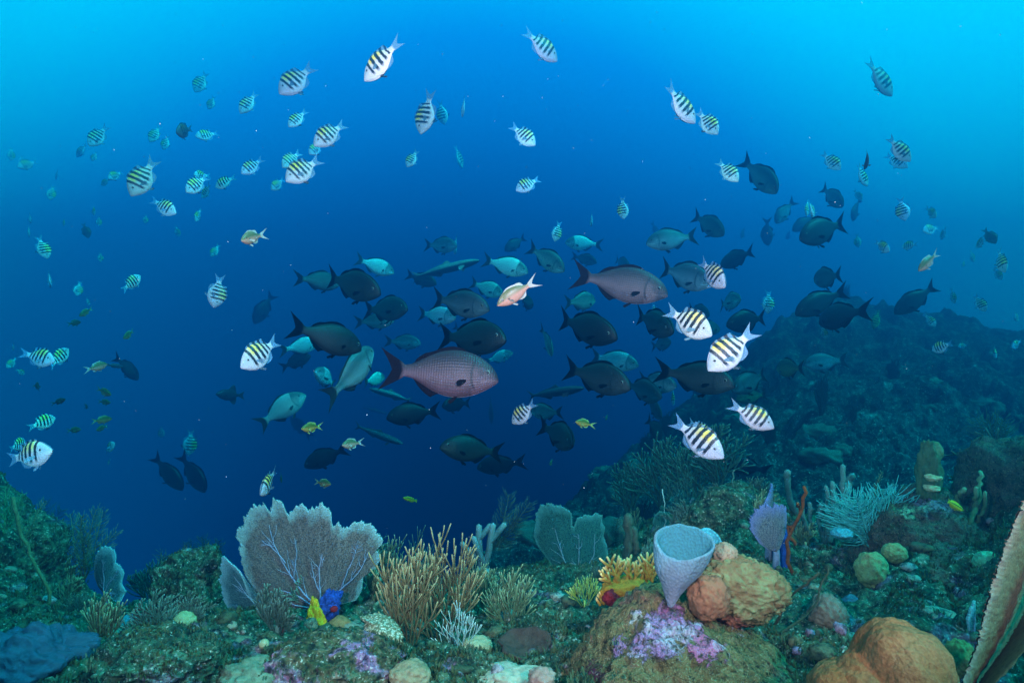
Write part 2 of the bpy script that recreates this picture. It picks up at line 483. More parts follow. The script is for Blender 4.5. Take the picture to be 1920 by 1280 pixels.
def bush(name, label, base, D, H, mat, cat="gorgonian", stems=5, depth=2, r=.0042, width=.6, seed=1, kids=3, wander=.14, up=.3, spread=.6, flat=True, group=None, dz=.03, taper=.8, n=6, lean=0.0):
    R = np.random.default_rng(seed); org = P(base[0], base[1], D); org[2] -= dz
    mb = MB(); pl = np.array((R.uniform(-.3, .3), 1.0, 0)) if flat else None
    if pl is not None: pl /= np.linalg.norm(pl)
    for i in range(stems):
        u = (i + .5) / stems * 2 - 1
        d = np.array((u * width + lean, R.uniform(-.35, .35), 1.0)); d /= np.linalg.norm(d)
        grow(mb, np.array((u * .012, 0, 0)), d, H * R.uniform(.75, 1.0) * (1 - .25 * abs(u)), r, depth, R, wander, up, kids, spread, plane=pl, taper=taper, n=n)
    mb.tube(np.array([(0, 0, -.05), (0, 0, .02)]), (r * 3, r * 2), 7)
    o = mb.build(name, mat, origin=np.zeros(3)); o.location = org
    return tag(o, label, cat, group)

def plume(name, label, base, D, H, mat, stems=5, width=.5, seed=1, pin=.06, dens=.008, r=.0028, cat="gorgonian", group=None, lean=0.0, dz=.03, droop=.3, rp=.0011):
    R = np.random.default_rng(seed); org = P(base[0], base[1], D); org[2] -= dz
    mb = MB()
    for i in range(stems):
        u = ((i + .5) / stems * 2 - 1) if stems > 1 else 0
        d = np.array((u * width + lean, R.uniform(-.3, .3), 1.0)); d /= np.linalg.norm(d)
        m = 14; L = H * R.uniform(.75, 1.05); p = np.zeros(3); pts = [p]
        for j in range(m):
            d = d + R.normal(0, .05, 3) + np.array((u * .02, 0, .02)); d /= np.linalg.norm(d); p = p + d * L / m; pts.append(p)
        pts = np.array(pts); mb.tube(pts, np.linspace(r, r * .4, m + 1), 5)
        s = np.linspace(0, 1, m + 1); npn = int(L / dens)
        for q in np.linspace(.14, .99, npn):
            c = np.array([np.interp(q, s, pts[:, a]) for a in range(3)]); c2 = np.array([np.interp(min(1, q + .03), s, pts[:, a]) for a in range(3)])
            tg = c2 - c; tg /= np.linalg.norm(tg) + 1e-9
            for sg in (-1, 1):
                a = np.cross(tg, (0, 1, 0)) * sg + R.normal(0, .35, 3); a /= np.linalg.norm(a)
                ll = pin * (.45 + .8 * math.sin(math.pi * min(1, q * .8 + .15))) * R.uniform(.7, 1.1)
                e = c + (a * .75 + tg * .7) * ll
                mid = c + (a * .55 + tg * .25) * ll * .6
                mb.tube(np.array([c, mid, e + np.array((0, 0, -droop * ll * .1))]), (rp, rp * .9, rp * .6), 4)
    o = mb.build(name, mat, origin=np.zeros(3)); o.location = org
    return tag(o, label, cat, group)

def blob(name, label, cat, ctr, rad, mat, sub=5, amp=(.18, 2.2), lumps=(.12, 5), fine=(.02, 18), seed=1, rot=0.0, shape=None, group=None, parent=None):
    v, f = ico(sub); p = v + seed * 7.31
    d = 1 + amp[0] * fbm(p * amp[1], 3, seed) + lumps[0] * (lump(p * lumps[1], seed + 3) - .5) + fine[0] * fbm(p * fine[1], 2, seed + 5)
    d = d + fine[0] * .6 * fbm(p * fine[1] * 2.3, 2, seed + 9)
    v = v * d[:, None]
    if shape is not None: v = shape(v)
    v = v * np.asarray(rad)
    c, s = math.cos(rot), math.sin(rot)
    v = np.stack([v[:, 0] * c - v[:, 2] * s, v[:, 1], v[:, 0] * s + v[:, 2] * c], 1)
    mb = MB(); mb.add(v, f)
    o = mb.build(name, mat, parent, origin=np.zeros(3)); o.location = ctr
    return tag(o, label, cat, group) if parent is None else o
def Gp(x, y, off=0.0, up=0.0):
    return P(x, y - up, hit(x, y, lo=1.35) - off)
# ------------------------------------------------------------------ sea fans
M_FAN = fan_mat("fan_brown", (.185, .18, .155), (.26, .47, .44), .86)
M_FANT = fan_mat("fan_teal", (.10, .24, .25), (.32, .60, .62), .78)
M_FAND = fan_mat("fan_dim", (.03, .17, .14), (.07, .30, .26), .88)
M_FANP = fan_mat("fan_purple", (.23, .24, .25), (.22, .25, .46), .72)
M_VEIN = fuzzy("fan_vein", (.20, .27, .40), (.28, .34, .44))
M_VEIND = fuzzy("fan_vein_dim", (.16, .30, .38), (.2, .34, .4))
big = [(590, 1150), (520, 1148), (470, 1110), (448, 1060), (443, 1020), (436, 1012), (444, 1000), (450, 985), (455, 972), (462, 968), (466, 952), (478, 955), (487, 944), (498, 958), (512, 943), (526, 942), (536, 966),
       (541, 970), (547, 958), (556, 946), (572, 950), (580, 962), (592, 950), (604, 942), (617, 950), (622, 966), (624, 978), (629, 984), (636, 978), (640, 985), (650, 988), (660, 980), (672, 978), (688, 980), (700, 992), (706, 1004),
       (713, 1012), (714, 1024), (706, 1032), (712, 1050), (704, 1066), (690, 1074), (678, 1086), (678, 1108), (668, 1124), (640, 1130), (615, 1142)]
DF = hit(600, 1150, lo=1.7)
veins = [[(598, 1140), (575, 1115), (550, 1085), (535, 1055), (515, 1020), (503, 985)], [(600, 1140), (601, 1100), (603, 1060), (604, 1025), (604, 990)], [(596, 1140), (560, 1112), (520, 1095), (490, 1075), (465, 1050)],
         [(602, 1138), (640, 1100), (670, 1068), (690, 1035)], [(550, 1085), (558, 1040), (553, 1010)], [(594, 1140), (540, 1125), (490, 1122)], [(604, 1060), (612, 1030), (608, 1005)], [(601, 1110), (588, 1080), (584, 1050)],
         [(640, 1100), (655, 1060), (672, 1020)], [(520, 1095), (480, 1060), (470, 1030)], [(535, 1055), (510, 1018), (488, 1014)]]
sea_fan("large brown sea fan with pale jagged rim and blue veins, growing from a blue sponge", (600, 1142), big, DF, M_FAN, M_VEIN, veins, curve=.12, teeth=.035, seed=4, r0=.0038)
sm = [(512, 1152), (505, 1165), (470, 1168), (430, 1160), (405, 1140), (398, 1112), (393, 1100), (402, 1085), (398, 1078), (403, 1062), (410, 1052), (425, 1060), (445, 1072), (455, 1090), (465, 1118), (490, 1132)]
sea_fan("small teal sea fan leaning left under the large brown fan", (514, 1156), sm, DF - .03, M_FANT, M_VEIND, [[(512, 1155), (470, 1128), (430, 1100)], [(512, 1156), (460, 1150), (425, 1140)], [(490, 1140), (450, 1110), (420, 1070)]], curve=.3, teeth=.03, seed=6, r0=.003)
md = [(1060, 1085), (1035, 1060), (1010, 1030), (1000, 1008), (1005, 985), (1004, 965), (1015, 950), (1032, 945), (1052, 948), (1066, 955), (1072, 962), (1069, 985), (1076, 985), (1082, 970), (1098, 964), (1110, 968), (1118, 962), (1131, 966),
      (1130, 985), (1136, 990), (1132, 1005), (1138, 1020), (1141, 1040), (1128, 1060), (1100, 1080), (1090, 1088)]
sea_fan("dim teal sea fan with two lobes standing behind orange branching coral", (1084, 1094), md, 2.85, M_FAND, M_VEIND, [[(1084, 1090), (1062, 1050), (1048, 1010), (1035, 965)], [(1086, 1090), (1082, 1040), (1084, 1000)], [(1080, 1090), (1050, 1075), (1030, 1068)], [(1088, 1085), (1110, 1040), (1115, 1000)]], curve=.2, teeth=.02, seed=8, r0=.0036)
lf = [(198, 1108), (182, 1098), (174, 1080), (176, 1052), (182, 1035), (192, 1026), (204, 1024), (212, 1030), (216, 1044), (214, 1056), (222, 1062), (227, 1078), (224, 1095), (230, 1112), (222, 1132), (212, 1124), (206, 1112)]
sea_fan("small pale sea fan upright on the left reef edge", (196, 1112), lf, 2.6, M_FANT, M_VEIN, [[(196, 1110), (198, 1080), (196, 1050)], [(198, 1108), (212, 1085), (218, 1070)], [(198, 1110), (214, 1112)]], curve=.3, teeth=.03, seed=9, r0=.003)
pf = [(1452, 1028), (1440, 1030), (1425, 1018), (1412, 995), (1411, 975), (1416, 962), (1424, 952), (1436, 946), (1446, 948), (1456, 944), (1464, 950), (1470, 945), (1476, 955), (1478, 975), (1476, 995), (1470, 1010), (1462, 1026)]
DP = 2.25
sea_fan("lilac grey sea fan beside tall orange rope sponge", (1457, 1034), pf, DP, M_FANP, M_VEIN, [], curve=.35, teeth=.05, seed=11, r0=.004, yaw=.25)
ef = [(1441, 1000), (1420, 975), (1424, 960), (1434, 938), (1446, 922), (1448, 910), (1454, 912), (1458, 916), (1452, 930), (1446, 950), (1442, 970), (1445, 990)]
sea_fan("narrow pale sea fan seen nearly edge on, behind the lilac fan", (1443, 1005), ef, DP + .12, M_FANP, M_VEIN, [], curve=.35, teeth=.04, seed=12, r0=.004, yaw=.7)
vf = [(1240, 1000), (1230, 992), (1225, 980), (1228, 966), (1238, 958), (1250, 960), (1258, 970), (1260, 982), (1254, 994), (1248, 1000)]
sea_fan("tiny round teal sea fan behind the vase sponge", (1244, 1004), vf, 2.9, M_FAND, M_VEIND, [[(1244, 1000), (1243, 965)]], curve=.3, teeth=.04, seed=13, r0=.002)
rf = [(1822, 1200), (1815, 1180), (1812, 1160), (1818, 1142), (1828, 1132), (1836, 1136), (1838, 1155), (1834, 1175), (1828, 1195)]
sea_fan("small whitish sea fan low on the right beside the big brown blade", (1822, 1206), rf, 1.65, M_FANT, M_VEIN, [[(1822, 1200), (1826, 1150)]], curve=.3, teeth=.06, seed=14, r0=.0025, yaw=.4)

# ------------------------------------------------------------------ foot of the large fan: sponges
M_BLUE = fuzzy("sponge_blue", (.012, .04, .26), (.03, .10, .32), scale=45, bstr=1.0)
M_YEL = fuzzy("sponge_yellow", (.70, .48, .015), (.48, .30, .015), scale=70, bstr=1.0)
M_RED = fuzzy("sponge_red", (.32, .015, .02), (.18, .012, .018), scale=70)
blob("sponge", "bright blue sponge wrapping the foot of the large brown sea fan", "sponge", P(614, 1138, DF - .07), (.034, .032, .052), M_BLUE, 5, (.3, 2.2), (.4, 4), (.10, 14), seed=3, rot=-.5)
blob("sponge", "small red sponge spot on the blue sponge", "sponge", P(626, 1141, DF - .115), (.012, .009, .010), M_RED, 3, seed=4)
blob("sponge", "bright yellow sponge dripping below the blue sponge", "sponge", P(594, 1170, DF - .10), (.030, .026, .066), M_YEL, 5, (.35, 2.4), (.4, 4.5), (.10, 14), seed=5, rot=.12, shape=lambda v: v * np.stack([1 + .35 * v[:, 2] * -1, np.ones(len(v)), np.ones(len(v))], 1))
blob("sponge", "thin yellow sponge patch trailing lower over the rubble", "sponge", P(612, 1216, DF - .25), (.016, .02, .038), M_YEL, 4, seed=6, rot=.2)
blob("sponge", "tiny red encrusting sponge left of the yellow sponge", "sponge", P(528, 1180, hit(528, 1185) - .01), (.014, .012, .010), M_RED, 3, seed=7)

# pale plate coral
k = NT("plate_coral"); o = k.pos(); v = k.vor(o, 150); nz = k.noise(o, 30, 3)
M_PLATE = k.done(k.mix(k.ramp(v, [(.2, 1), (.6, 0)]), (.16, .15, .07), k.mix(nz, (.46, .44, .28), (.66, .66, .50))), .8, k.bump(v, .8, .004))
D0 = hit(715, 1200, lo=1.6) - .17
mb = MB(); O = np.array([(674, 1156), (690, 1150), (712, 1149), (732, 1156), (748, 1172), (756, 1190), (752, 1206), (742, 1211), (722, 1202), (700, 1196), (680, 1192), (674, 1184), (682, 1178), (683, 1168)], float)
t = np.linspace(0, 1, 15); OO = np.concatenate([O, O[:1]]); tt = np.linspace(0, 1, 120)
ox = np.interp(tt, t, OO[:, 0]); oy = np.interp(tt, t, OO[:, 1]); c0 = np.array((714, 1178)); q = np.linspace(.02, 1, 22)
rr_ = np.random.default_rng(5); jag = 1 + .03 * rr_.uniform(-1, 1, 120)
px = c0[0] + (ox - c0[0])[:, None] * q * jag[:, None] ** 2; py = c0[1] + (oy - c0[1])[:, None] * q * jag[:, None] ** 2
dd = D0 + .0020 * (1178 - py) - .035 * (1 - q ** 2)[None, :]
Gt = np.stack([(px - 960) / F * dd, dd, (640 - py) / F * dd], -1)
Gt += (.004 * fbm(Gt.reshape(-1, 3) * 60, 2, 8)).reshape(120, 22, 1) * np.array((0, -.4, 1))
Gb = Gt + np.array((0, .03, -.022)) * (1 - .55 * q[None, :, None])
mb.grid(np.concatenate([Gt, Gb[:, ::-1]], 1)[::-1])
tag(mb.build("plate_coral", M_PLATE), "pale kidney shaped plate coral right of the yellow sponge", "coral")

# ------------------------------------------------------------------ sea rods and bushes
M_ROD = fuzzy("rod_tan", (.085, .072, .028), (.13, .105, .04), (.32, .28, .13), 90)
M_RODG = fuzzy("rod_green", (.07, .12, .05), (.12, .17, .08), (.26, .34, .18), 90)
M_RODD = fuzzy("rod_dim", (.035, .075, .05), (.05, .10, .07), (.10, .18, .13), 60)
M_RODC = fuzzy("rod_pale", (.25, .40, .36), (.30, .46, .42), (.5, .7, .62), 90)
def gb(name, label, x, y, H, mat, **k):
    if name == 'sea_rod' and 'thick' not in label: k.update(up=.95, spread=.5, wander=.12, r=k.get('r', .004) * .56, taper=.9)
    D = k.pop('D', None) or hit(x, y, lo=1.5)
    return bush(name, label, (x, y), D, H * D / F, mat, **k)
gb("sea_rod", "tall tan sea rod bush right of the large sea fan", 766, 1205, 225, M_ROD, stems=6, depth=2, width=.6, seed=21, r=.0052, kids=4, spread=.5)
gb("sea_rod", "broad tan sea rod bush with upright fingers, right of the taller tan one", 822, 1200, 205, M_ROD, stems=7, depth=2, width=.85, seed=22, r=.0052, kids=4, spread=.55, lean=.2)
gb("sea_rod", "green sea rod bush close behind the large sea fan's right edge", 735, 1150, 150, M_RODG, stems=6, depth=2, width=.7, seed=23, r=.004, kids=4, D=2.75)
gb("sea_rod", "dark sea rod bush behind the tan bushes", 790, 1130, 135, M_RODD, stems=6, depth=2, width=.6, seed=24, r=.0042, kids=4, D=3.0)
gb("sea_rod", "small pale blue branching gorgonian at the foot of the tan bushes", 860, 1215, 105, M_RODC, stems=4, depth=2, width=.7, seed=25, r=.0026, kids=3, spread=.6)
gb("sea_rod", "wide green sea rod bush left of the mossy boulder", 955, 1165, 115, M_RODG, stems=8, depth=2, width=1.0, seed=26, r=.0046, kids=4)
gb("sea_rod", "greenish sea rod bush between tan bush and wide green bush", 895, 1150, 110, M_RODG, stems=6, depth=2, width=.8, seed=27, r=.0038, kids=4)
gb("sea_rod", "upright green sea rod at the left below the pale fan", 195, 1198, 105, M_RODG, stems=5, depth=2, width=.5, seed=28, r=.0042, kids=4)
gb("sea_rod", "small yellowish bush gorgonian left of the red ball sponge", 1096, 1120, 62, fuzzy("rod_yellow", (.42, .38, .04), (.5, .48, .08), (.7, .7, .2), 90), stems=6, depth=2, width=1.1, seed=29, r=.0026, kids=3, D=2.15)
M_THICK = fuzzy("rod_thick", (.06, .13, .13), (.09, .17, .16), (.16, .27, .25), 40)
gb("sea_rod", "thick candelabra gorgonian with curled arms, centre background", 905, 1062, 125, M_THICK, stems=2, depth=1, width=.35, seed=34, r=.017, kids=2, spread=.75, D=2.9, taper=.85, n=9)
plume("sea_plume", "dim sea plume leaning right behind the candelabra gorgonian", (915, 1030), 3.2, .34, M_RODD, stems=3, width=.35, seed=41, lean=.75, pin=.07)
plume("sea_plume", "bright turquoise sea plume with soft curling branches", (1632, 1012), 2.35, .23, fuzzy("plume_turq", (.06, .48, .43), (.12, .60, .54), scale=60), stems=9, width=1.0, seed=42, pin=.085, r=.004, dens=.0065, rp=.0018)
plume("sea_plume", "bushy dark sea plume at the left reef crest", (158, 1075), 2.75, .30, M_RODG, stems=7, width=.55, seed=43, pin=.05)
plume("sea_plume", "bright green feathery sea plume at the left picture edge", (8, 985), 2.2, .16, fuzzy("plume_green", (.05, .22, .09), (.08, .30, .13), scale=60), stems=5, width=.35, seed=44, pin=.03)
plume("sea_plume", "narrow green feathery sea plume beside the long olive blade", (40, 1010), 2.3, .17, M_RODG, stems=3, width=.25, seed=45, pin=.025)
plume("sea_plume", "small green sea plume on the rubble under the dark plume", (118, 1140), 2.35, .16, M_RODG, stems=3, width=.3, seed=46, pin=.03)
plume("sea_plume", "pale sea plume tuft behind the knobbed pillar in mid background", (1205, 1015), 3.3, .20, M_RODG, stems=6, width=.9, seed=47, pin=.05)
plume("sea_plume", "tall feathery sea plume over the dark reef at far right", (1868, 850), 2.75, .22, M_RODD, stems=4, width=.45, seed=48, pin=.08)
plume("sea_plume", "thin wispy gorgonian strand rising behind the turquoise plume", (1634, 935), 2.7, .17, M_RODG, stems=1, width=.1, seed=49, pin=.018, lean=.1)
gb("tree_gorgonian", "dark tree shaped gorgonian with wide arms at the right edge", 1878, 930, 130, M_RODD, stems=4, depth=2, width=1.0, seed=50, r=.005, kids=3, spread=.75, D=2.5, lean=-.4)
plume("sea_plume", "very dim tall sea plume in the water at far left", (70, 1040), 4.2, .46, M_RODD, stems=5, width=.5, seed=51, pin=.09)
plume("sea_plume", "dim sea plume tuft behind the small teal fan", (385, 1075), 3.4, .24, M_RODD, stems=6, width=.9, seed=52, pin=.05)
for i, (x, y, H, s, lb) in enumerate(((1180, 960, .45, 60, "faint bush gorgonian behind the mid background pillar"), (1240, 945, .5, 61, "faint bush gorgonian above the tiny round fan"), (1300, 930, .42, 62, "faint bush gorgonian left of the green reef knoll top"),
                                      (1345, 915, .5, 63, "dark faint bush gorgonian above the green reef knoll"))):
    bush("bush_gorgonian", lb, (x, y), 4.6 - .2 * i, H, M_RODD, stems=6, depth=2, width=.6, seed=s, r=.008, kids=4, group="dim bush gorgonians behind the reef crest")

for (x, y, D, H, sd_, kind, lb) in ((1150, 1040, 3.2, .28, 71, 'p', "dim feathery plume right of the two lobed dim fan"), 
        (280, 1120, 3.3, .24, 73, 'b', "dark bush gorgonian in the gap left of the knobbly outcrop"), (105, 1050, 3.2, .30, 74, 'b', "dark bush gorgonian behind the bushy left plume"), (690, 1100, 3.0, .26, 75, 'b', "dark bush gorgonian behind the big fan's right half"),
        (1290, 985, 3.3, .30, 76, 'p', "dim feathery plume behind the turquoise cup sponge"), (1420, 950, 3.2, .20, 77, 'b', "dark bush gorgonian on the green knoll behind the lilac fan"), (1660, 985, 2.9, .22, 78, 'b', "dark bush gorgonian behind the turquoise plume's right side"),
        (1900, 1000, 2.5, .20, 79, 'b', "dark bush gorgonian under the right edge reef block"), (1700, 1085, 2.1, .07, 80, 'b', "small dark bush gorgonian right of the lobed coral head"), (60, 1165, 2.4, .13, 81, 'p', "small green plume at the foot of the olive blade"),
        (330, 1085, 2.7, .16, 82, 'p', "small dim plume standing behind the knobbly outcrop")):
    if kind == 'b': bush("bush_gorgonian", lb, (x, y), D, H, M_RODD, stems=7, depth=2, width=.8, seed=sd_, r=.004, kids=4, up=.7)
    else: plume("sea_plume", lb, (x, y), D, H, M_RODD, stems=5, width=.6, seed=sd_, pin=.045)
far = None; farb = None; rg = np.random.default_rng(66); ns, nd = SLOPE_PTS.shape[:2]
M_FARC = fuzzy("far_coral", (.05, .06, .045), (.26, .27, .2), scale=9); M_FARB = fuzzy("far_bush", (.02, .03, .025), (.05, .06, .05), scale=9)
for i in range(64):
    q = SLOPE_PTS[rg.integers(20, ns - 60), rg.integers(12, 185)]; sz = rg.uniform(.07, .24)
    if i % 3:
        if far is None: far = o = blob("coral_head", "blurred coral head on the hazy far reef wall", "coral", (0, 0, 0), (1, .9, .7), M_FARC, 4, (.25, 1.6), (.3, 3), (.06, 9), seed=90, group="blurred coral heads on the far reef wall")
        else: o = far.copy(); COL.objects.link(o)
    else:
        sz *= 1.7
        if farb is None: farb = o = bush("bush_gorgonian", "blurred dark bush gorgonian on the hazy far reef wall", (960, 640), 1.0, 1.0, M_FARB, stems=7, depth=2, width=.7, seed=91, r=.014, kids=4, up=.6, group="blurred bush gorgonians on the far reef wall", n=4)
        else: o = farb.copy(); COL.objects.link(o)
    o.location = q - np.array((0, 0, .02)); o.scale = (sz, sz, sz * rg.uniform(.8, 1.2)); o.rotation_euler = (0, 0, rg.uniform(0, 6.28) if i % 3 else rg.uniform(-.6, .6))

tf = None; rg = np.random.default_rng(31)
for i in range(30):
    x = rg.uniform(20, 1900); y = float(np.interp(x, RID[:, 0], RID[:, 1])) + rg.uniform(8, 60)
    if 430 < x < 720 or 1240 < x < 1480: y -= 20
    D = hit(x, y, lo=1.6, default=2.8); q = P(x, y, D) - np.array((0, 0, .01))
    if tf is None or i % 10 == 0: tf = o = bush("gorgonian_tuft", "small dark gorgonian tuft among the reef rubble", (x, y), D, .11, (M_RODD, M_RODG, M_RODD)[i // 10], stems=6, depth=2, width=.9, seed=200 + i, r=.0026, kids=4, up=.6, dz=.01, group="small gorgonian tufts among the rubble")
    else:
        o = tf.copy(); COL.objects.link(o); o.location = q; sz = rg.uniform(.7, 1.5); o.scale = (sz, sz, sz); o.rotation_euler = (0, 0, rg.uniform(-.9, .9) + (math.pi if rg.uniform() < .5 else 0))

# finger gorgonians: thick upright rods
M_FING = fuzzy("finger_teal", (.05, .13, .11), (.08, .18, .15), (.12, .24, .2), 55)
def fingers(label, items, mat, org_px, D, r=.011, name="finger_gorgonian"):
    mb = MB(); org = P(*org_px, D); R = np.random.default_rng(int(org_px[0]))
    for pts, w in items:
        q = np.array([P(x, y, D + R.uniform(-.05, .05)) for x, y in pts]) - org
        u = np.linspace(0, 1, len(q)); uu = np.linspace(0, 1, 14)
        c = np.stack([np.interp(uu, u, q[:, a]) for a in range(3)], 1)
        c[:, 1] = np.linspace(q[0, 1], q[-1, 1], 14); c += .003 * R.normal(0, 1, c.shape)
        mb.tube(c, r * w * (1 + .10 * np.sin(uu * 9)) * (1 - .15 * uu), 9)
    o = mb.build(name, mat, origin=np.zeros(3)); o.location = org
    return tag(o, label, "gorgonian")
fingers("cluster of tall teal finger gorgonians left of the turquoise plume", [([(1545, 1015), (1540, 980), (1538, 945)], 1), ([(1550, 1015), (1558, 960), (1562, 905)], 1), ([(1556, 1018), (1572, 950), (1581, 874)], 1.05), ([(1535, 1015), (1524, 975), (1520, 945)], .9),
        ([(1560, 1018), (1585, 960), (1592, 905)], 1), ([(1530, 1016), (1508, 990), (1500, 950)], .9), ([(1548, 1018), (1545, 960), (1550, 912)], .8)], M_FING, (1548, 1018), 2.6)
fingers("club shaped teal gorgonian with a bent top, left of the finger cluster", [([(1505, 985), (1488, 940), (1478, 905), (1476, 882)], 1.5)], M_FING, (1505, 985), 2.75)
fingers("short club gorgonian between finger cluster and turquoise plume", [([(1602, 975), (1602, 930), (1598, 892)], 1.5)], M_FING, (1602, 975), 2.8)
fingers("green finger gorgonian right of the little yellow fish", [([(1815, 985), (1835, 930), (1838, 885)], .75), ([(1810, 985), (1815, 940), (1812, 915)], .75), ([(1820, 990), (1832, 945), (1832, 915)], .7), ([(1825, 985), (1842, 950), (1846, 925)], .6)], M_RODG, (1815, 988), 2.2)
fingers("fluted grey green tube cluster under the brown barrel sponge", [([(1540, 1265), (1540, 1225), (1538, 1185)], 1.3), ([(1552, 1268), (1552, 1225), (1552, 1185)], 1.3), ([(1564, 1262), (1563, 1222), (1562, 1188)], 1.1)], fuzzy("tube_grey", (.10, .13, .08), (.15, .18, .12), scale=60), (1550, 1268), 1.72, r=.008, name="tube_sponge")
fingers("thin dark whip coral standing on the green reef knoll", [([(1375, 960), (1372, 925), (1376, 880)], .35)], M_RODD, (1375, 960), 2.8)
fingers("pale thread like whip coral above the tiny round fan", [([(1245, 1000), (1246, 960), (1240, 916)], .22)], M_RODC, (1245, 1000), 2.85)
fingers("two crossing dark twigs right of the big lumpy sponge", [([(1440, 1190), (1490, 1120), (1535, 1075)], .35), ([(1450, 1195), (1500, 1140), (1560, 1060)], .3)], fuzzy("twig", (.05, .06, .03), (.08, .08, .04)), (1440, 1190), 1.75)
M_ORB = fuzzy("rope_orange", (.17, .05, .012), (.26, .075, .015), scale=60)
fingers("thin orange brown rope sponge standing tall behind the lilac fan", [([(1484, 1090), (1490, 1020), (1503, 960), (1510, 912)], .62), ([(1492, 1020), (1484, 995), (1482, 985)], .5), ([(1503, 960), (1496, 945)], .5)], M_ORB, (1484, 1090), 2.2, name="rope_sponge")
fingers("drooping olive green sea blade curving down the left reef", [([(22, 935), (45, 985), (62, 1050), (85, 1110), (90, 1150)], .55)], fuzzy("blade_olive", (.10, .15, .06), (.16, .2, .09)), (90, 1150), 2.1)
fingers("mid background knobbed pillar sponge", [([(1178, 1060), (1176, 1000), (1178, 968)], 2.1), ([(1195, 1060), (1192, 1020), (1186, 990)], 1.6)], fuzzy("pillar", (.07, .10, .06), (.12, .14, .09)), (1180, 1060), 2.9, name="pillar_sponge")

# ------------------------------------------------------------------ boulders and mounds
def mossy(name, pal, pinkpos=()):
    k = NT(name); p = k.pos()
    n2 = k.noise(p, 14, 5, .65, .5); n3 = k.noise(p, 70, 4, .7); n4 = k.noise(p, 190, 3, .6); n1 = k.noise(p, 5, 3, .6, .5)
    c = k.ramp(n2, [(.28, pal[0]), (.42, pal[1]), (.52, pal[2]), (.62, pal[3]), (.75, pal[4])])
    c = k.mix(k.ramp(n1, [(.40, 0), (.6, .7)]), c, pal[1])
    c = k.mix(k.ramp(n3, [(.34, .9), (.50, 0)]), c, (.018, .013, .008))
    tot = None
    for (q, rad, pc, wc) in pinkpos:
        d = k.n("VectorMath", {"operation": 'DISTANCE'}, i0=p, i1=tuple(q)).outputs['Value']
        d = k.math('ADD', d, k.math('MULTIPLY', k.math('SUBTRACT', k.noise(p, 26, 5, .7, 1.0), .5), .16))
        m = k.ramp(k.math('DIVIDE', d, rad), [(.75, 1), (1.0, 0)])
        m = k.math('MULTIPLY', m, k.ramp(n3, [(.38, .05), (.50, 1)])); tot = m if tot is None else k.math('MAXIMUM', tot, m)
        c = k.mix(m, c, k.mix(k.ramp(n2, [(.46, 0), (.56, 1)]), pc, wc))
    c = k.mix(k.math('MULTIPLY', k.ramp(n4, [(.57, 0), (.68, 1)]), .45), c, (.55, .52, .30))
    h = k.math('ADD', n3, k.math('MULTIPLY', n4, .7))
    if tot is not None: h = k.math('ADD', h, k.math('MULTIPLY', tot, .45))
    return k.done(c, .9, k.bump(h, 1.0, .016), spec=.12)
DB = 1.55
PALB = [(.06, .032, .02), (.18, .13, .05), (.30, .25, .10), (.26, .10, .065), (.45, .40, .22)]
LIL = (.47, .25, .43); WHT = (.60, .50, .56)
def bshape(v):
    z = v[:, 2]
    return np.stack([v[:, 0] * (1.08 - .42 * np.maximum(z, 0)) - .05 * np.maximum(z, 0), v[:, 1], np.where(z > 0, z * (1 - .10 * v[:, 0]), z)], 1)
_bo = blob("boulder", "big mossy boulder with lilac and white crust patches in the foreground", "boulder", P(1278, 1328, DB), (.335, .25, .272), M_ROCK, 6, (.12, 1.6), (.10, 6), (.034, 22), seed=2, shape=bshape)
_co = np.array([v.co[:] for v in _bo.data.vertices]) + np.array(_bo.location)
_px = 960 + _co[:, 0] / _co[:, 1] * F; _py = 640 - _co[:, 2] / _co[:, 1] * F
def pb(x, y):
    """the point of the boulder's skin that faces the camera at a photo pixel"""
    k = np.nonzero(np.hypot(_px - x, _py - y) < 9)[0]
    return _co[k[np.argmin(_co[k, 1])]] if len(k) else P(x, y, 1.4)
PINK = (.62, .20, .34)
_bo.data.materials[0] = mossy("boulder_moss", PALB, [(pb(1232, 1185), .060, LIL, WHT), (pb(1262, 1168), .050, LIL, WHT), (pb(1290, 1170), .042, LIL, WHT), (pb(1198, 1200), .040, LIL, WHT), (pb(1330, 1200), .036, PINK, WHT), (pb(1318, 1215), .026, PINK, PINK), (pb(1225, 1150), .030, LIL, LIL),
                                       (pb(1150, 1205), .022, LIL, LIL), (pb(1385, 1168), .030, WHT, (.6, .55, .45)), (pb(1100, 1262), .05, (.10, .02, .04), (.16, .03, .05)), (pb(1262, 1138), .034, (.35, .12, .22), LIL), (pb(1190, 1140), .02, (.5, .5, .35), WHT)])
M_MOUND = mossy("mound_crust", [(.02, .022, .018), (.09, .11, .07), (.19, .15, .11), (.14, .19, .11), (.40, .40, .32)], [(P(1745, 935, 2.25), .07, (.30, .24, .34), (.3, .34, .3)), (P(1700, 940, 2.25), .06, (.08, .34, .16), (.3, .5, .3))])
blob("reef_mound", "crusted reef knoll under the little yellow fish", "reef mound", P(1730, 1030, 2.35), (.20, .20, .20), M_MOUND, 6, (.22, 1.6), (.14, 4), (.035, 16), seed=12)
blob("reef_mound", "dark speckled reef mound below the crusted knoll", "reef mound", P(1765, 1120, 2.1), (.24, .2, .17), M_MOUND, 6, (.22, 1.7), (.14, 4), (.035, 16), seed=13)
blob("reef_mound", "dark overhanging reef block at the right picture edge", "reef mound", P(1912, 930, 2.3), (.15, .2, .22), M_MOUND, 5, (.22, 1.7), (.14, 4), (.035, 16), seed=14)
blob("reef_mound", "green speckled reef knoll behind the vase sponge", "reef mound", P(1385, 1010, 2.8), (.27, .22, .21), M_GROUND, 6, (.22, 1.6), (.16, 4), (.04, 15), seed=15)
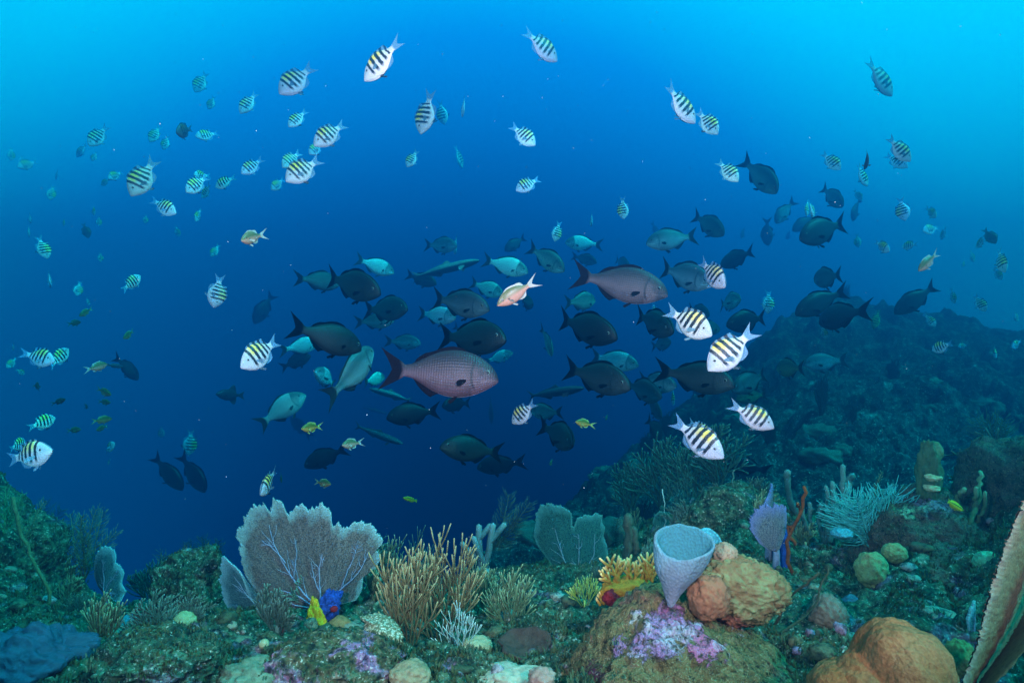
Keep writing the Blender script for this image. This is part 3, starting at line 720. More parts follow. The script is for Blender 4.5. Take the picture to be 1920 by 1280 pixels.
blob("reef_mound", "knobbly dark green outcrop left of the small teal fan", "reef mound", P(362, 1100, 2.45), (.115, .12, .135), M_GROUND, 6, (.25, 1.8), (.30, 4), (.045, 14), seed=16)
blob("reef_mound", "low green outcrop under the small teal fan", "reef mound", P(425, 1180, 2.25), (.13, .12, .07), M_GROUND, 5, (.22, 1.8), (.2, 4), (.04, 15), seed=17)
blob("reef_mound", "brown rubble hump below the yellow sponge", "reef mound", Gp(620, 1255, .02), (.16, .13, .075), M_ROCK, 6, (.2, 1.8), (.2, 5), (.04, 15), seed=18)
blob("reef_mound", "tall green reef block at the left picture edge", "reef mound", P(10, 1075, 2.45), (.17, .2, .22), M_GROUND, 6, (.22, 1.8), (.2, 4), (.04, 15), seed=19)
blob("reef_mound", "green rubble hump low in the left foreground", "reef mound", Gp(300, 1240, .02), (.12, .10, .06), M_GROUND, 6, (.22, 1.8), (.25, 5), (.04, 15), seed=20)

# ------------------------------------------------------------------ sponges and corals on and around the boulder
k = NT("vase_sponge"); o = k.obj(); v = k.vor(k.n("Mapping", i0=o, Scale=(1, 1, .8)).outputs[0], 150); sz = k.n("SeparateXYZ", i0=o).outputs[2]
c = k.mix(k.ramp(k.math('DIVIDE', sz, .16), [(.1, 0), (.9, 1)]), (.24, .225, .265), (.13, .28, .31))
c = k.mix(k.ramp(v, [(.35, 0), (.7, .22)]), c, (.10, .13, .17))
c = k.mix(k.ramp(k.noise(o, 16, 4), [(.4, .5), (.6, 0)]), c, (.13, .13, .16))
c = k.mix(k.attr('tint'), c, (.045, .16, .18))  # inner wall darker teal: shade inside the cup put into the colour
M_VASE = k.done(c, .85, k.bump(v, .6, .004), spec=.15)
def vase(label, base_px, top_px, rim, D, mat, name="vase_sponge", depth=.85, lean=0):
    """rim: list of (px, py) offsets of the lip seen from the camera, in order around"""
    org = P(*base_px, D); sc = D / F; nt = 96; rows = []
    th = np.linspace(0, 2 * math.pi, nt, endpoint=False)
    rp_ = np.array(rim, float); rr = np.concatenate([rp_, rp_[:1]]); u = np.linspace(0, 1, len(rr)); w = np.linspace(0, 1, nt, endpoint=False)
    rx = np.interp(w, u, rr[:, 0]); rz = np.interp(w, u, rr[:, 1])
    for a in range(14):
        rx = (np.roll(rx, 1) + 2 * rx + np.roll(rx, -1)) / 4; rz = (np.roll(rz, 1) + 2 * rz + np.roll(rz, -1)) / 4
    Rx = (rx - base_px[0]) * sc; Rz = (base_px[1] - rz) * sc
    ry = np.sin(th) * depth * (Rx.max() - Rx.min()) * .5          # back of the lip is farther away
    cx = .5 * (Rx.max() + Rx.min()); zt = Rz.mean()
    prof = [(0, .09), (.05, .13), (.18, .24), (.36, .48), (.56, .78), (.76, .96), (.9, 1.01), (.96, 1.04), (1.0, 1.03), (1.005, .97), (.98, .91), (.90, .86), (.76, .74), (.56, .52), (.40, .34), (.30, .14), (.28, .03)]
    for (h, q) in prof:
        q = q * (1 + .07 * np.sin(th * 3 + 1.2) * min(1, 2.2 * (1 - h))); X = cx * min(1, h * 1.0) + (Rx - cx) * q; Y = ry * q; Z = Rz * h + (0 if h > .3 else 0)
        rows.append(np.stack([X, Y, Z], 1))
    G = np.stack(rows, 1)
    G = G + (.008 * fbm(G.reshape(-1, 3) * 14, 3, 6)).reshape(G.shape[0], G.shape[1], 1)
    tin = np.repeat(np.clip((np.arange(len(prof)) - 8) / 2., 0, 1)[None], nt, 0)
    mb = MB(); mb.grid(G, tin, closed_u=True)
    o = mb.build(name, mat, origin=np.zeros(3)); o.location = org
    return tag(o, label, "sponge")
rimv = [(1338, 1030), (1330, 1014), (1310, 1004), (1282, 996), (1256, 998), (1236, 1006), (1227, 1016), (1228, 1026), (1240, 1034), (1256, 1038), (1274, 1036), (1290, 1026), (1306, 1022), (1324, 1030)]
rimv = [(1340, 1018), (1328, 1006), (1306, 998), (1282, 994), (1256, 996), (1238, 1003), (1228, 1015), (1230, 1028), (1242, 1038), (1260, 1042), (1278, 1039), (1296, 1032), (1316, 1028), (1332, 1026)]
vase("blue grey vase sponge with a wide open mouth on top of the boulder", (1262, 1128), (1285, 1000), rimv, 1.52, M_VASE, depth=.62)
k = NT("turq_sponge"); o = k.pos(); v = k.vor(o, 120)
M_TURQ = k.done(k.mix(k.ramp(v, [(.2, 0), (.6, .6)]), (.10, .45, .48), (.03, .15, .2)), .85, k.bump(v, .8, .004))
vase("turquoise cup sponge tucked behind the vase sponge's right lip", (1335, 1075), (1330, 1000), [(1356, 1014), (1346, 1004), (1330, 998), (1314, 1000), (1302, 1008), (1306, 1018), (1320, 1024), (1342, 1026)], 1.95, M_TURQ, depth=.8)

k = NT("lumpy_sponge"); o = k.obj(); p = k.pos(); n = k.noise(p, 26, 4, .6); v = k.vor(p, 55); n5 = k.noise(p, 90, 3); ge = k.n("SeparateXYZ", i0=o)
front = k.mix(k.ramp(n, [(.38, 0), (.58, 1)]), (.24, .215, .09), (.20, .12, .05))
front = k.mix(k.ramp(v, [(.10, .7), (.35, 0)]), front, (.20, .09, .04))
back = k.mix(k.ramp(v, [(.15, 1), (.5, 0)]), (.30, .10, .055), (.10, .025, .02))
low = k.ramp(k.math('ADD', k.math('ADD', k.math('MULTIPLY', ge.outputs[2], 1.0), k.math('MULTIPLY', ge.outputs[0], .45)), k.math('MULTIPLY', k.math('SUBTRACT', n, .5), .06)), [(.0, 1), (.001, 1), (.02, 0)])
M_LUMP = k.done(k.mix(k.ramp(k.math('ADD', k.math('ADD', ge.outputs[2], k.math('MULTIPLY', ge.outputs[0], .55)), k.math('ADD', .075, k.math('MULTIPLY', k.math('SUBTRACT', n, .5), .09))), [(.0, 0), (.02, 1)]), back, front), .85, k.bump(k.math('ADD', n, k.math('MULTIPLY', v, .7)), .9, .008), spec=.15)
def lshape(v):
    an = np.arctan2(v[:, 2], v[:, 0]); r = 1 + .06 * np.abs(np.sin(an * 5 + .6)) + .04 * np.sin(an * 3)
    w = np.stack([v[:, 0] * r, v[:, 1], v[:, 2] * r], 1)
    return w
blob("barrel_sponge", "big lumpy olive sponge with a red brown underside sitting on the boulder", "sponge", P(1388, 1106, 1.58), (.110, .058, .078), M_LUMP, 6, (.07, 1.8), (.17, 4.5), (.06, 13), seed=7, rot=-.10, shape=lshape)
blob("sponge", "small brown knob sponge perched on the big lumpy sponge", "sponge", P(1358, 1040, 1.60), (.032, .03, .028), fuzzy("knob", (.30, .17, .10), (.44, .28, .17), scale=70), 5, (.12, 2), (.18, 6), (.04, 15), seed=8)
blob("sponge", "reddish knobbly sponge lobe at the left foot of the big lumpy sponge", "sponge", P(1328, 1120, 1.52), (.046, .045, .050), fuzzy("knob_red", (.26, .09, .045), (.36, .15, .07), scale=50), 5, (.12, 2), (.22, 6), (.04, 15), seed=9)
blob("sponge", "deep blue sponge mass behind the lilac sea fan", "sponge", P(1466, 1050, 2.34), (.030, .03, .13), M_BLUE, 5, (.2, 2), (.12, 5), (.03, 14), seed=10)
blob("ball_sponge", "dark red ball sponge left of the orange coral", "sponge", P(1147, 1119, 1.85), (.024, .023, .021), M_RED, 5, (.2, 2), (.3, 6), (.10, 14), seed=11)

# orange branching fire coral
M_ORC = fuzzy("coral_orange", (.50, .18, .015), (.62, .28, .03), (.86, .58, .22), 70)
D0 = 1.88; org = P(1180, 1114, D0); R = np.random.default_rng(8); mb = MB()
v, f = ico(5); q = v * (1 + .18 * fbm(v * 2.4, 3, 3) + .03 * fbm(v * 12, 2, 4))[:, None]
mb.add(q * (.088, .05, .040) + (.0, 0, .012), f)
for (bx, by, ex, ey) in ((1150, 1095, 1128, 1075), (1158, 1092, 1142, 1040), (1160, 1092, 1160, 1045), (1185, 1088, 1172, 1045), (1190, 1088, 1196, 1052), (1212, 1085, 1216, 1035), (1216, 1085, 1228, 1045), (1148, 1098, 1135, 1060), (1204, 1085, 1210, 1050), (1222, 1090, 1232, 1062), (1175, 1088, 1182, 1054)):
    a = P(bx, by, D0 - .01) - org; b = P(ex, ey, D0 + R.uniform(-.04, .03)) - org; d = (b - a); L = np.linalg.norm(d)
    grow(mb, a, d / L, L, .0062, 1, R, .12, .1, 4, .6, .012, .6, np.array((0, 1.0, 0)), 6)
for (bx, by, ex, ey) in ((1130, 1130, 1122, 1112), (1132, 1132, 1128, 1108), (1126, 1134, 1118, 1122)):
    a = P(bx, by, D0 - .02) - org; b = P(ex, ey, D0) - org; d = b - a; L = np.linalg.norm(d); grow(mb, a, d / L, L, .005, 1, R, .12, .1, 2, .6, .012, .6, None, 6)
o = mb.build("fire_coral", M_ORC, origin=np.zeros(3)); o.location = org; tag(o, "orange branching coral with antler tips left of the vase sponge", "coral")

# right foreground
k = NT("sponge_orange"); o = k.pos(); n = k.noise(o, 150, 3, .6); n2 = k.noise(o, 9, 4)
M_ORS = k.done(k.mix(k.ramp(n, [(.35, .5), (.6, 0)]), k.mix(k.ramp(n2, [(.35, 0), (.65, 1)]), (.31, .10, .028), (.39, .17, .065)), (.15, .04, .008)), .85, k.bump(k.math('ADD', n, k.math('MULTIPLY', k.vor(o, 70), .8)), .8, .005), spec=.12)
def oshape(v):
    x, y, z = v[:, 0], v[:, 1], v[:, 2]
    return np.stack([x, y, np.where(z > 0, z * (1 - .30 * np.clip(-x, 0, 1) - .1 * np.clip(x - .5, 0, 1)) - .16 * np.exp(-((x + .28 + .25 * z) / .12) ** 2), z)], 1)
blob("orange_sponge", "large smooth orange sponge at the bottom right corner of the foreground", "sponge", P(1672, 1292, 1.12), (.106, .09, .112), M_ORS, 6, (.13, 1.5), (.05, 3), (.004, 30), seed=31, shape=oshape)
blob("orange_sponge", "low orange sponge lobe running left from the large orange sponge", "sponge", P(1592, 1300, 1.13), (.066, .075, .058), M_ORS, 5, (.12, 1.6), (.06, 3), (.004, 30), seed=32)
M_GRN = fuzzy("coral_green", (.26, .28, .10), (.36, .37, .16), scale=110)
blob("coral_head", "yellow green lobed coral head on the right slope", "coral", P(1634, 1068, 2.0), (.047, .045, .055), M_GRN, 5, (.14, 2), (.20, 3), (.02, 20), seed=33)
blob("coral_head", "smaller yellow green coral head right of the lobed one", "coral", P(1677, 1036, 2.05), (.034, .035, .030), M_GRN, 5, (.14, 2), (.20, 3), (.02, 20), seed=34)
blob("coral_head", "little yellow green coral knob below the lobed coral head", "coral", P(1646, 1100, 1.98), (.020, .02, .020), M_GRN, 4, (.14, 2), (.20, 3), (.02, 20), seed=35)
blob("coral_head", "bright green ruffled coral beside the big brown blade", "coral", P(1858, 1056, 1.95), (.045, .04, .033), fuzzy("coral_bright_green", (.12, .38, .20), (.18, .48, .27), scale=70), 5, (.16, 2), (.26, 5), (.05, 16), seed=36)
blob("coral_head", "small green coral knob above the ruffled green coral", "coral", P(1880, 1030, 2.0), (.018, .02, .022), fuzzy("coral_mid_green", (.10, .30, .18), (.14, .38, .22), scale=70), 4, (.16, 2), (.2, 4), (.04, 16), seed=37)
blob("barrel_sponge", "brown pitted barrel sponge right of the boulder", "sponge", P(1550, 1152, 1.8), (.052, .05, .056), fuzzy("barrel", (.16, .12, .08), (.24, .19, .13), scale=45, bstr=1.0), 5, (.12, 2), (.26, 5), (.05, 14), seed=38)
blob("sponge", "dull blue sponge behind the brown barrel sponge", "sponge", P(1602, 1150, 1.95), (.045, .045, .055), fuzzy("sponge_teal", (.05, .16, .20), (.08, .22, .27), scale=60), 5, (.12, 2), (.15, 5), (.03, 14), seed=39)
blob("coral_head", "yellowish coral lump right of the orange sponge", "coral", P(1800, 1235, 1.5), (.03, .03, .045), fuzzy("coral_olive", (.24, .20, .06), (.32, .28, .10), scale=80), 5, (.14, 2), (.2, 4), (.03, 18), seed=40)
blob("coral_head", "pale green coral lump between boulder and orange sponge", "coral", P(1500, 1215, 1.7), (.034, .03, .035), fuzzy("coral_pale", (.30, .38, .20), (.42, .46, .30), scale=60), 5, (.14, 2), (.2, 4), (.04, 16), seed=41)
blob("sponge", "tiny white sponge dot on the dark right slope", "sponge", P(1776, 1120, 1.92), (.011, .01, .011), fuzzy("dot_white", (.45, .62, .66), (.6, .72, .74)), 3, (.1, 2), (.1, 4), (.02, 14), seed=42)
blob("sponge", "tiny orange sponge dot beside the white one", "sponge", P(1792, 1113, 1.92), (.012, .01, .011), fuzzy("dot_orange", (.55, .16, .02), (.65, .22, .03)), 3, (.1, 2), (.2, 4), (.05, 14), seed=43)
blob("coral_head", "pale turquoise coral patch left of the turquoise plume foot", "coral", P(1578, 1000, 2.3), (.038, .03, .018), M_TURQ, 4, (.14, 2), (.2, 4), (.04, 16), seed=44)
# encrusted pillar
pr = empty("encrusted_pillar", P(1742, 935, 2.3), "green encrusted reef pillar topped by a rounded sponge", "sponge pillar")
blob("pillar", None, None, np.array((.0, 0, .09)), (.040, .04, .12), fuzzy("pillar_green", (.05, .11, .05), (.10, .17, .08), scale=45), 5, (.22, 2), (.2, 5), (.04, 14), seed=45, parent=pr)
blob("knob", None, None, np.array((.018, 0, .178)), (.030, .03, .036), fuzzy("pillar_top", (.13, .20, .09), (.17, .24, .12), scale=60), 4, (.14, 2), (.15, 5), (.03, 14), seed=46, parent=pr)
blob("crust", None, None, np.array((-.010, -.035, .088)), (.026, .02, .014), fuzzy("crust_yellow", (.50, .42, .20), (.6, .52, .3), scale=60), 4, (.2, 2), (.25, 5), (.04, 14), seed=47, parent=pr)
blob("crust", None, None, np.array((-.014, -.035, .050)), (.027, .02, .013), bpy.data.materials["crust_yellow"], 4, (.2, 2), (.25, 5), (.04, 14), seed=48, parent=pr)
# big brown blade fan at the right edge, seen nearly edge on
M_BLADE = fuzzy("blade_brown", (.34, .17, .07), (.42, .23, .10), (.50, .30, .20), 120)
M_BLADE2 = fuzzy("blade_olive_face", (.16, .14, .06), (.24, .20, .09), scale=80)
bl = [((1921, 938), (1985, 930)), ((1900, 985), (1975, 985)), ((1880, 1040), (1955, 1050)), ((1862, 1095), (1940, 1110)), ((1846, 1150), (1915, 1165)), ((1834, 1200), (1885, 1215)), ((1815, 1255), (1850, 1265)), ((1795, 1310), (1815, 1320))]
Db = 1.12; org = P(1800, 1320, Db); root = empty("sea_fan", org, "tall brown sea fan blade seen edge on at the right picture edge", "sea fan")
def blade(rows, dA, dB, th, seed, nc=26):
    L = np.array([a for a, b in rows], float); Rr = np.array([b for a, b in rows], float); u = np.linspace(0, 1, len(rows)); uu = np.linspace(0, 1, 170)
    rg = np.random.default_rng(seed); j = rg.normal(0, 1.5, 170)
    lx = np.interp(uu, u, L[:, 0]); ly = np.interp(uu, u, L[:, 1]); qx = np.interp(uu, u, Rr[:, 0]); qy = np.interp(uu, u, Rr[:, 1])
    w = np.linspace(0, 1, nc); x = lx[:, None] * (1 - w) + qx[:, None] * w + 1.1 * j[:, None] * (1 - w) ** 9; y = ly[:, None] * (1 - w) + qy[:, None] * w
    D = dA + (dB - dA) * w[None, :] + .012 * np.sin(uu * 7)[:, None] * w; bul = np.sin(w * math.pi) ** .6 * th
    Fr = np.stack([(x - 960) / F * D, D - bul, (640 - y) / F * D], -1); Bk = np.stack([(x - 960) / F * D, D + bul + .003, (640 - y) / F * D], -1)
    Fr[..., 1] += (.003 * fbm(Fr.reshape(-1, 3) * 70, 2, 3)).reshape(170, nc)
    mb = MB(); t = np.repeat((1 - w)[None] ** 3, 170, 0)
    mb.grid((np.concatenate([Fr, Bk[:, ::-1]], 1) - org)[::-1], np.concatenate([t, t[:, ::-1]], 1)[::-1])
    return mb
blade(bl, Db, Db + .20, .006, 3).build("fan_blade", M_BLADE, root)
b2 = [((1990, 1000), (2040, 990)), ((1968, 1050), (2030, 1050)), ((1942, 1110), (2000, 1120)), ((1915, 1165), (1955, 1180)), ((1885, 1215), (1915, 1228)), ((1848, 1266), (1870, 1276)), ((1812, 1318), (1830, 1326))]
blade(b2, Db + .10, Db + .02, .007, 5).build("fan_rib", M_BLADE2, root)

# ------------------------------------------------------------------ left and centre foreground odds and ends
M_SLATE = fuzzy("sponge_slate", (.025, .065, .10), (.05, .11, .15), scale=50, bstr=1.0)
def sshape(v):
    an = np.arctan2(v[:, 2], v[:, 0]); r = 1 + .10 * np.sin(an * 9) + .07 * np.sin(an * 5 + 1)
    return np.stack([v[:, 0] * r, v[:, 1], v[:, 2] * r], 1)
blob("sponge", "wide slate blue lobed sponge in the bottom left corner", "sponge", Gp(55, 1262, .02), (.155, .10, .085), M_SLATE, 6, (.22, 2.2), (.34, 4), (.04, 16), seed=51, rot=-.12, shape=sshape)
blob("sponge", "little blue sponge among rubble in the lower left", "sponge", Gp(268, 1228, .02), (.028, .026, .022), fuzzy("sponge_bluegrey", (.07, .17, .28), (.10, .22, .34)), 4, (.12, 2), (.2, 5), (.04, 14), seed=52)
def cup(label, px, D, R_, mat):
    org = P(*px, D); th = np.linspace(0, 2 * math.pi, 64, endpoint=False); rows = []
    for (q, z) in ((.45, -.9), (.8, -.55), (.98, -.15), (1.04, .06), (1.0, .14), (.93, .10), (.8, -.10), (.55, -.28), (.25, -.36), (.02, -.38)):
        w = 1 + .07 * np.sin(th * 3 + 1) + .05 * np.sin(th * 7); rows.append(np.stack([np.cos(th) * q * w, np.sin(th) * q * w * .8, z * .55 + .1 * np.sin(th * 2) * q + .28 * np.sin(th) * q], 1) * R_)
    G = np.stack(rows, 1); G = G + (.004 * fbm(G.reshape(-1, 3) * 40, 3, 4)).reshape(64, -1, 1)
    mb = MB(); mb.grid(G, closed_u=True); o = mb.build("cup_sponge", mat, origin=np.zeros(3)); o.location = org
    return tag(o, label, "sponge")
cup("dark brown cup sponge lying open left of the boulder", (983, 1205), hit(983, 1215, lo=1.35) - .03, .072, fuzzy("cup_dark", (.055, .035, .025), (.09, .06, .04), scale=60))
blob("coral_head", "tan rounded coral lump low at the bottom left of the boulder", "coral", Gp(770, 1265, .02), (.045, .04, .028), fuzzy("coral_tan", (.26, .20, .10), (.34, .26, .14), scale=80), 5, (.14, 2), (.15, 4), (.02, 18), seed=54)
blob("coral_head", "yellowish lumpy coral between the tan bush and the dark cup sponge", "coral", Gp(893, 1212, .02), (.045, .04, .026), fuzzy("coral_cream", (.34, .30, .14), (.44, .42, .24), scale=70), 5, (.14, 2), (.24, 5), (.03, 16), seed=55)
blob("coral_head", "small round cream coral ball left of the yellow sponge", "coral", Gp(495, 1207, .02), (.013, .013, .013), bpy.data.materials["coral_cream"], 3, (.05, 2), (.1, 5), (.02, 16), seed=56)
blob("coral_head", "brown orange coral lump right of the yellow sponge", "coral", Gp(637, 1172, .02), (.036, .03, .028), fuzzy("coral_brown", (.24, .14, .05), (.34, .22, .09), scale=70), 4, (.14, 2), (.2, 5), (.03, 16), seed=57)
blob("coral_head", "pale crusty coral heap at the bottom edge, lower left centre", "coral", Gp(480, 1268, .02), (.07, .06, .03), fuzzy("coral_crust", (.10, .15, .08), (.26, .30, .18), scale=45), 5, (.2, 2), (.28, 5), (.05, 16), seed=58)
blob("coral_head", "cream ruffled coral at the bottom edge left of the boulder", "coral", Gp(960, 1275, .02), (.075, .06, .024), fuzzy("coral_ruffle", (.34, .32, .20), (.48, .44, .30), scale=50), 5, (.2, 2), (.28, 6), (.05, 16), seed=59)
blob("coral_head", "pinkish coral lump touching the boulder's lower left side", "coral", P(1015, 1272, 1.42), (.03, .03, .024), fuzzy("coral_pink", (.34, .20, .14), (.44, .28, .2), scale=60), 4, (.2, 2), (.24, 5), (.05, 16), seed=60)
blob("coral_head", "pale rounded coral lump on the left rubble slope", "coral", Gp(240, 1168, .02), (.04, .04, .03), M_TURQ, 4, (.14, 2), (.2, 5), (.03, 16), seed=61)
blob("coral_head", "yellow green coral knob below the knobbly outcrop", "coral", Gp(348, 1163, .02), (.032, .03, .03), fuzzy("coral_lime", (.22, .34, .14), (.34, .44, .22), scale=60), 4, (.14, 2), (.24, 5), (.03, 16), seed=62)

# turf and rubble also on the boulders and knolls
rg = np.random.default_rng(12)
for o in [q for q in COL.objects if q.name.split('.')[0] in ('boulder', 'reef_mound')]:
    n = len(o.data.vertices); co = np.empty(n * 3); o.data.vertices.foreach_get('co', co); no = np.empty(n * 3); o.data.vertices.foreach_get('normal', no)
    co = co.reshape(-1, 3) + np.array(o.location); no = no.reshape(-1, 3)
    q = rg.permutation(n)[:int(n * .05)]; q = q[no[q, 2] > -.15]
    q = q[co[q, 2] > ground(co[q, 0], co[q, 1], False) - .03]
    if o.name.startswith('boulder'): q = q[vnoise(co[q] * 9, 5) > 0]
    tuft_mesh(co[q], 3, .003, .009, TURF)
tag(TURF.build("algae_turf", M_TURF, origin=np.zeros(3)), "short fuzzy green algae covering the reef rubble", "algae", kind="stuff")
mb = MB(); iv, fi = ico(2)
for i in range(420):
    a = rg.uniform(-40, 1960); D = 1.45 * (3.1 / 1.45) ** rg.uniform(0, 1); X = (a - 960) / F * D
    Z = float(ground([X], [D])[0]); s_ = rg.uniform(.007, .026) * rg.uniform(.6, 1.3)
    d = 1 + .35 * fbm(iv * 1.6 + i * 3.3, 3, 7)
    mb.add(iv * d[:, None] * s_ * np.array((rg.uniform(.7, 1.6), rg.uniform(.7, 1.4), rg.uniform(.5, 1.1))) + np.array((X, D, Z)), fi, np.full(len(iv), rg.uniform(0, 1)))
k = NT("rubble"); p = k.pos(); n2 = k.noise(p, 60, 4, .65)
c = k.ramp(k.attr("tint"), [(0, (.05, .08, .04)), (.3, (.12, .12, .06)), (.55, (.10, .17, .10)), (.75, (.22, .22, .14)), (.9, (.34, .38, .28)), (.97, (.34, .20, .28))])
c = k.mix(k.ramp(n2, [(.38, .8), (.55, 0)]), c, (.015, .02, .014))
M_RUB = k.done(c, .9, k.bump(n2, .9, .006), spec=.15)
tag(mb.build("coral_rubble", M_RUB, origin=np.zeros(3)), "loose knobs of coral rubble strewn over the reef floor", "rubble", kind="stuff")
# ------------------------------------------------------------------ fish
FT = {  # profile tables over s (0 nose .. 1 tail tip), unit total length
 'sergeant': dict(
    s=[0, .02, .06, .12, .20, .30, .40, .50, .59, .66, .71, .755],
    top=[0.006, 0.034, 0.085, 0.142, 0.194, 0.228, 0.231, 0.205, 0.148, 0.093, 0.066, 0.057],
    bot=[-0.014, -0.034, -0.078, -0.131, -0.185, -0.219, -0.226, -0.203, -0.148, -0.093, -0.066, -0.057],
    wid=[.006, .022, .042, .060, .074, .080, .076, .062, .044, .028, .018, .013],
    dors=([.22, .27, .33, .50, .58, .63, .66, .70], [0, .028, .040, .040, .075, .095, .05, 0], .30),
    anal=([.47, .50, .57, .63, .67, .70], [0, .03, .065, .085, .04, 0], .35),
    ped=.77, span=.135, fork=.48, forkp=1.3, ex=.17, ez=.055, er=.026, pec=(.27, -.03, .17), pel=(.30, .13)),
 'chub': dict(
    s=[0, .02, .06, .12, .20, .30, .40, .50, .60, .68, .74, .79],
    top=[-0.013, 0.033, 0.086, 0.132, 0.172, 0.196, 0.198, 0.178, 0.130, 0.084, 0.057, 0.051],
    bot=[-0.040, -0.057, -0.088, -0.123, -0.161, -0.185, -0.187, -0.165, -0.114, -0.068, -0.047, -0.044],
    wid=[.008, .026, .046, .064, .077, .082, .078, .064, .044, .028, .018, .013],
    dors=([.27, .31, .38, .48, .55, .62, .68, .72], [0, .022, .032, .028, .022, .038, .030, 0], .30),
    anal=([.50, .54, .60, .66, .71], [0, .055, .050, .032, 0], .35),
    ped=.79, span=.175, fork=.50, forkp=1.25, ex=.095, ez=.030, er=.023, pec=(.26, -.045, .105), pel=(.33, .10)),
 'chromis': dict(
    s=[0, .02, .06, .12, .20, .30, .40, .50, .58, .64, .69, .73],
    top=[.0, .025, .062, .105, .145, .165, .163, .140, .100, .066, .048, .042],
    bot=[-.012, -.028, -.058, -.095, -.130, -.150, -.150, -.130, -.095, -.064, -.048, -.042],
    wid=[.006, .022, .040, .055, .066, .070, .066, .054, .038, .026, .017, .012],
    dors=([.22, .27, .33, .48, .55, .60, .63, .66], [0, .025, .035, .032, .055, .065, .035, 0], .35),
    anal=([.44, .47, .53, .59, .62, .65], [0, .03, .055, .06, .03, 0], .4),
    ped=.73, span=.15, fork=.34, forkp=1.3, ex=.14, ez=.04, er=.026, pec=(.24, -.02, .14), pel=(.28, .12)),
 'slim': dict(
    s=[0, .02, .06, .12, .20, .30, .42, .54, .66, .76, .83, .88],
    top=[.002, .015, .030, .044, .054, .060, .060, .054, .043, .030, .021, .017],
    bot=[-.008, -.018, -.032, -.045, -.055, -.060, -.060, -.054, -.042, -.029, -.020, -.016],
    wid=[.010, .024, .036, .046, .052, .054, .052, .045, .034, .022, .014, .009],
    dors=([.40, .43, .47, .52, .70, .80], [0, .045, .04, .02, .012, 0], .4),
    anal=([.55, .57, .61, .66, .80], [0, .035, .03, .015, 0], .4),
    ped=.88, span=.085, fork=.40, forkp=1.3, ex=.07, ez=.012, er=.011, pec=(.21, -.02, .10), pel=(.24, .05)),
 'wrasse': dict(
    s=[0, .03, .08, .15, .24, .36, .48, .60, .70, .78, .84, .88],
    top=[0, .02, .042, .062, .078, .085, .083, .074, .060, .046, .038, .035],
    bot=[-.01, -.022, -.042, -.062, -.078, -.085, -.082, -.072, -.058, -.044, -.037, -.035],
    wid=[.008, .022, .034, .044, .050, .052, .050, .044, .034, .024, .016, .011],
    dors=([.24, .30, .45, .65, .76, .80], [0, .02, .025, .028, .03, 0], .3),
    anal=([.46, .50, .62, .74, .80], [0, .02, .024, .026, 0], .3),
    ped=.88, span=.07, fork=.85, forkp=1.5, ex=.11, ez=.02, er=.015, pec=(.24, -.01, .10), pel=(.28, .05)),
 'trigger': dict(
    s=[0, .02, .06, .12, .22, .34, .46, .56, .64, .70, .75, .80],
    top=[0, .025, .06, .10, .15, .18, .17, .135, .09, .06, .045, .042],
    bot=[-.012, -.03, -.062, -.10, -.15, -.185, -.175, -.135, -.09, -.06, -.045, -.042],
    wid=[.008, .024, .04, .055, .068, .074, .068, .052, .036, .026, .018, .014],
    dors=([.44, .48, .54, .62, .68, .71], [0, .15, .19, .13, .05, 0], .55),
    anal=([.46, .50, .56, .63, .68, .71], [0, .13, .17, .12, .05, 0], .55),
    ped=.80, span=.14, fork=.7, forkp=1.4, ex=.16, ez=.06, er=.018, pec=(.27, -.02, .10), pel=(.34, .03)),
}
NB = 13
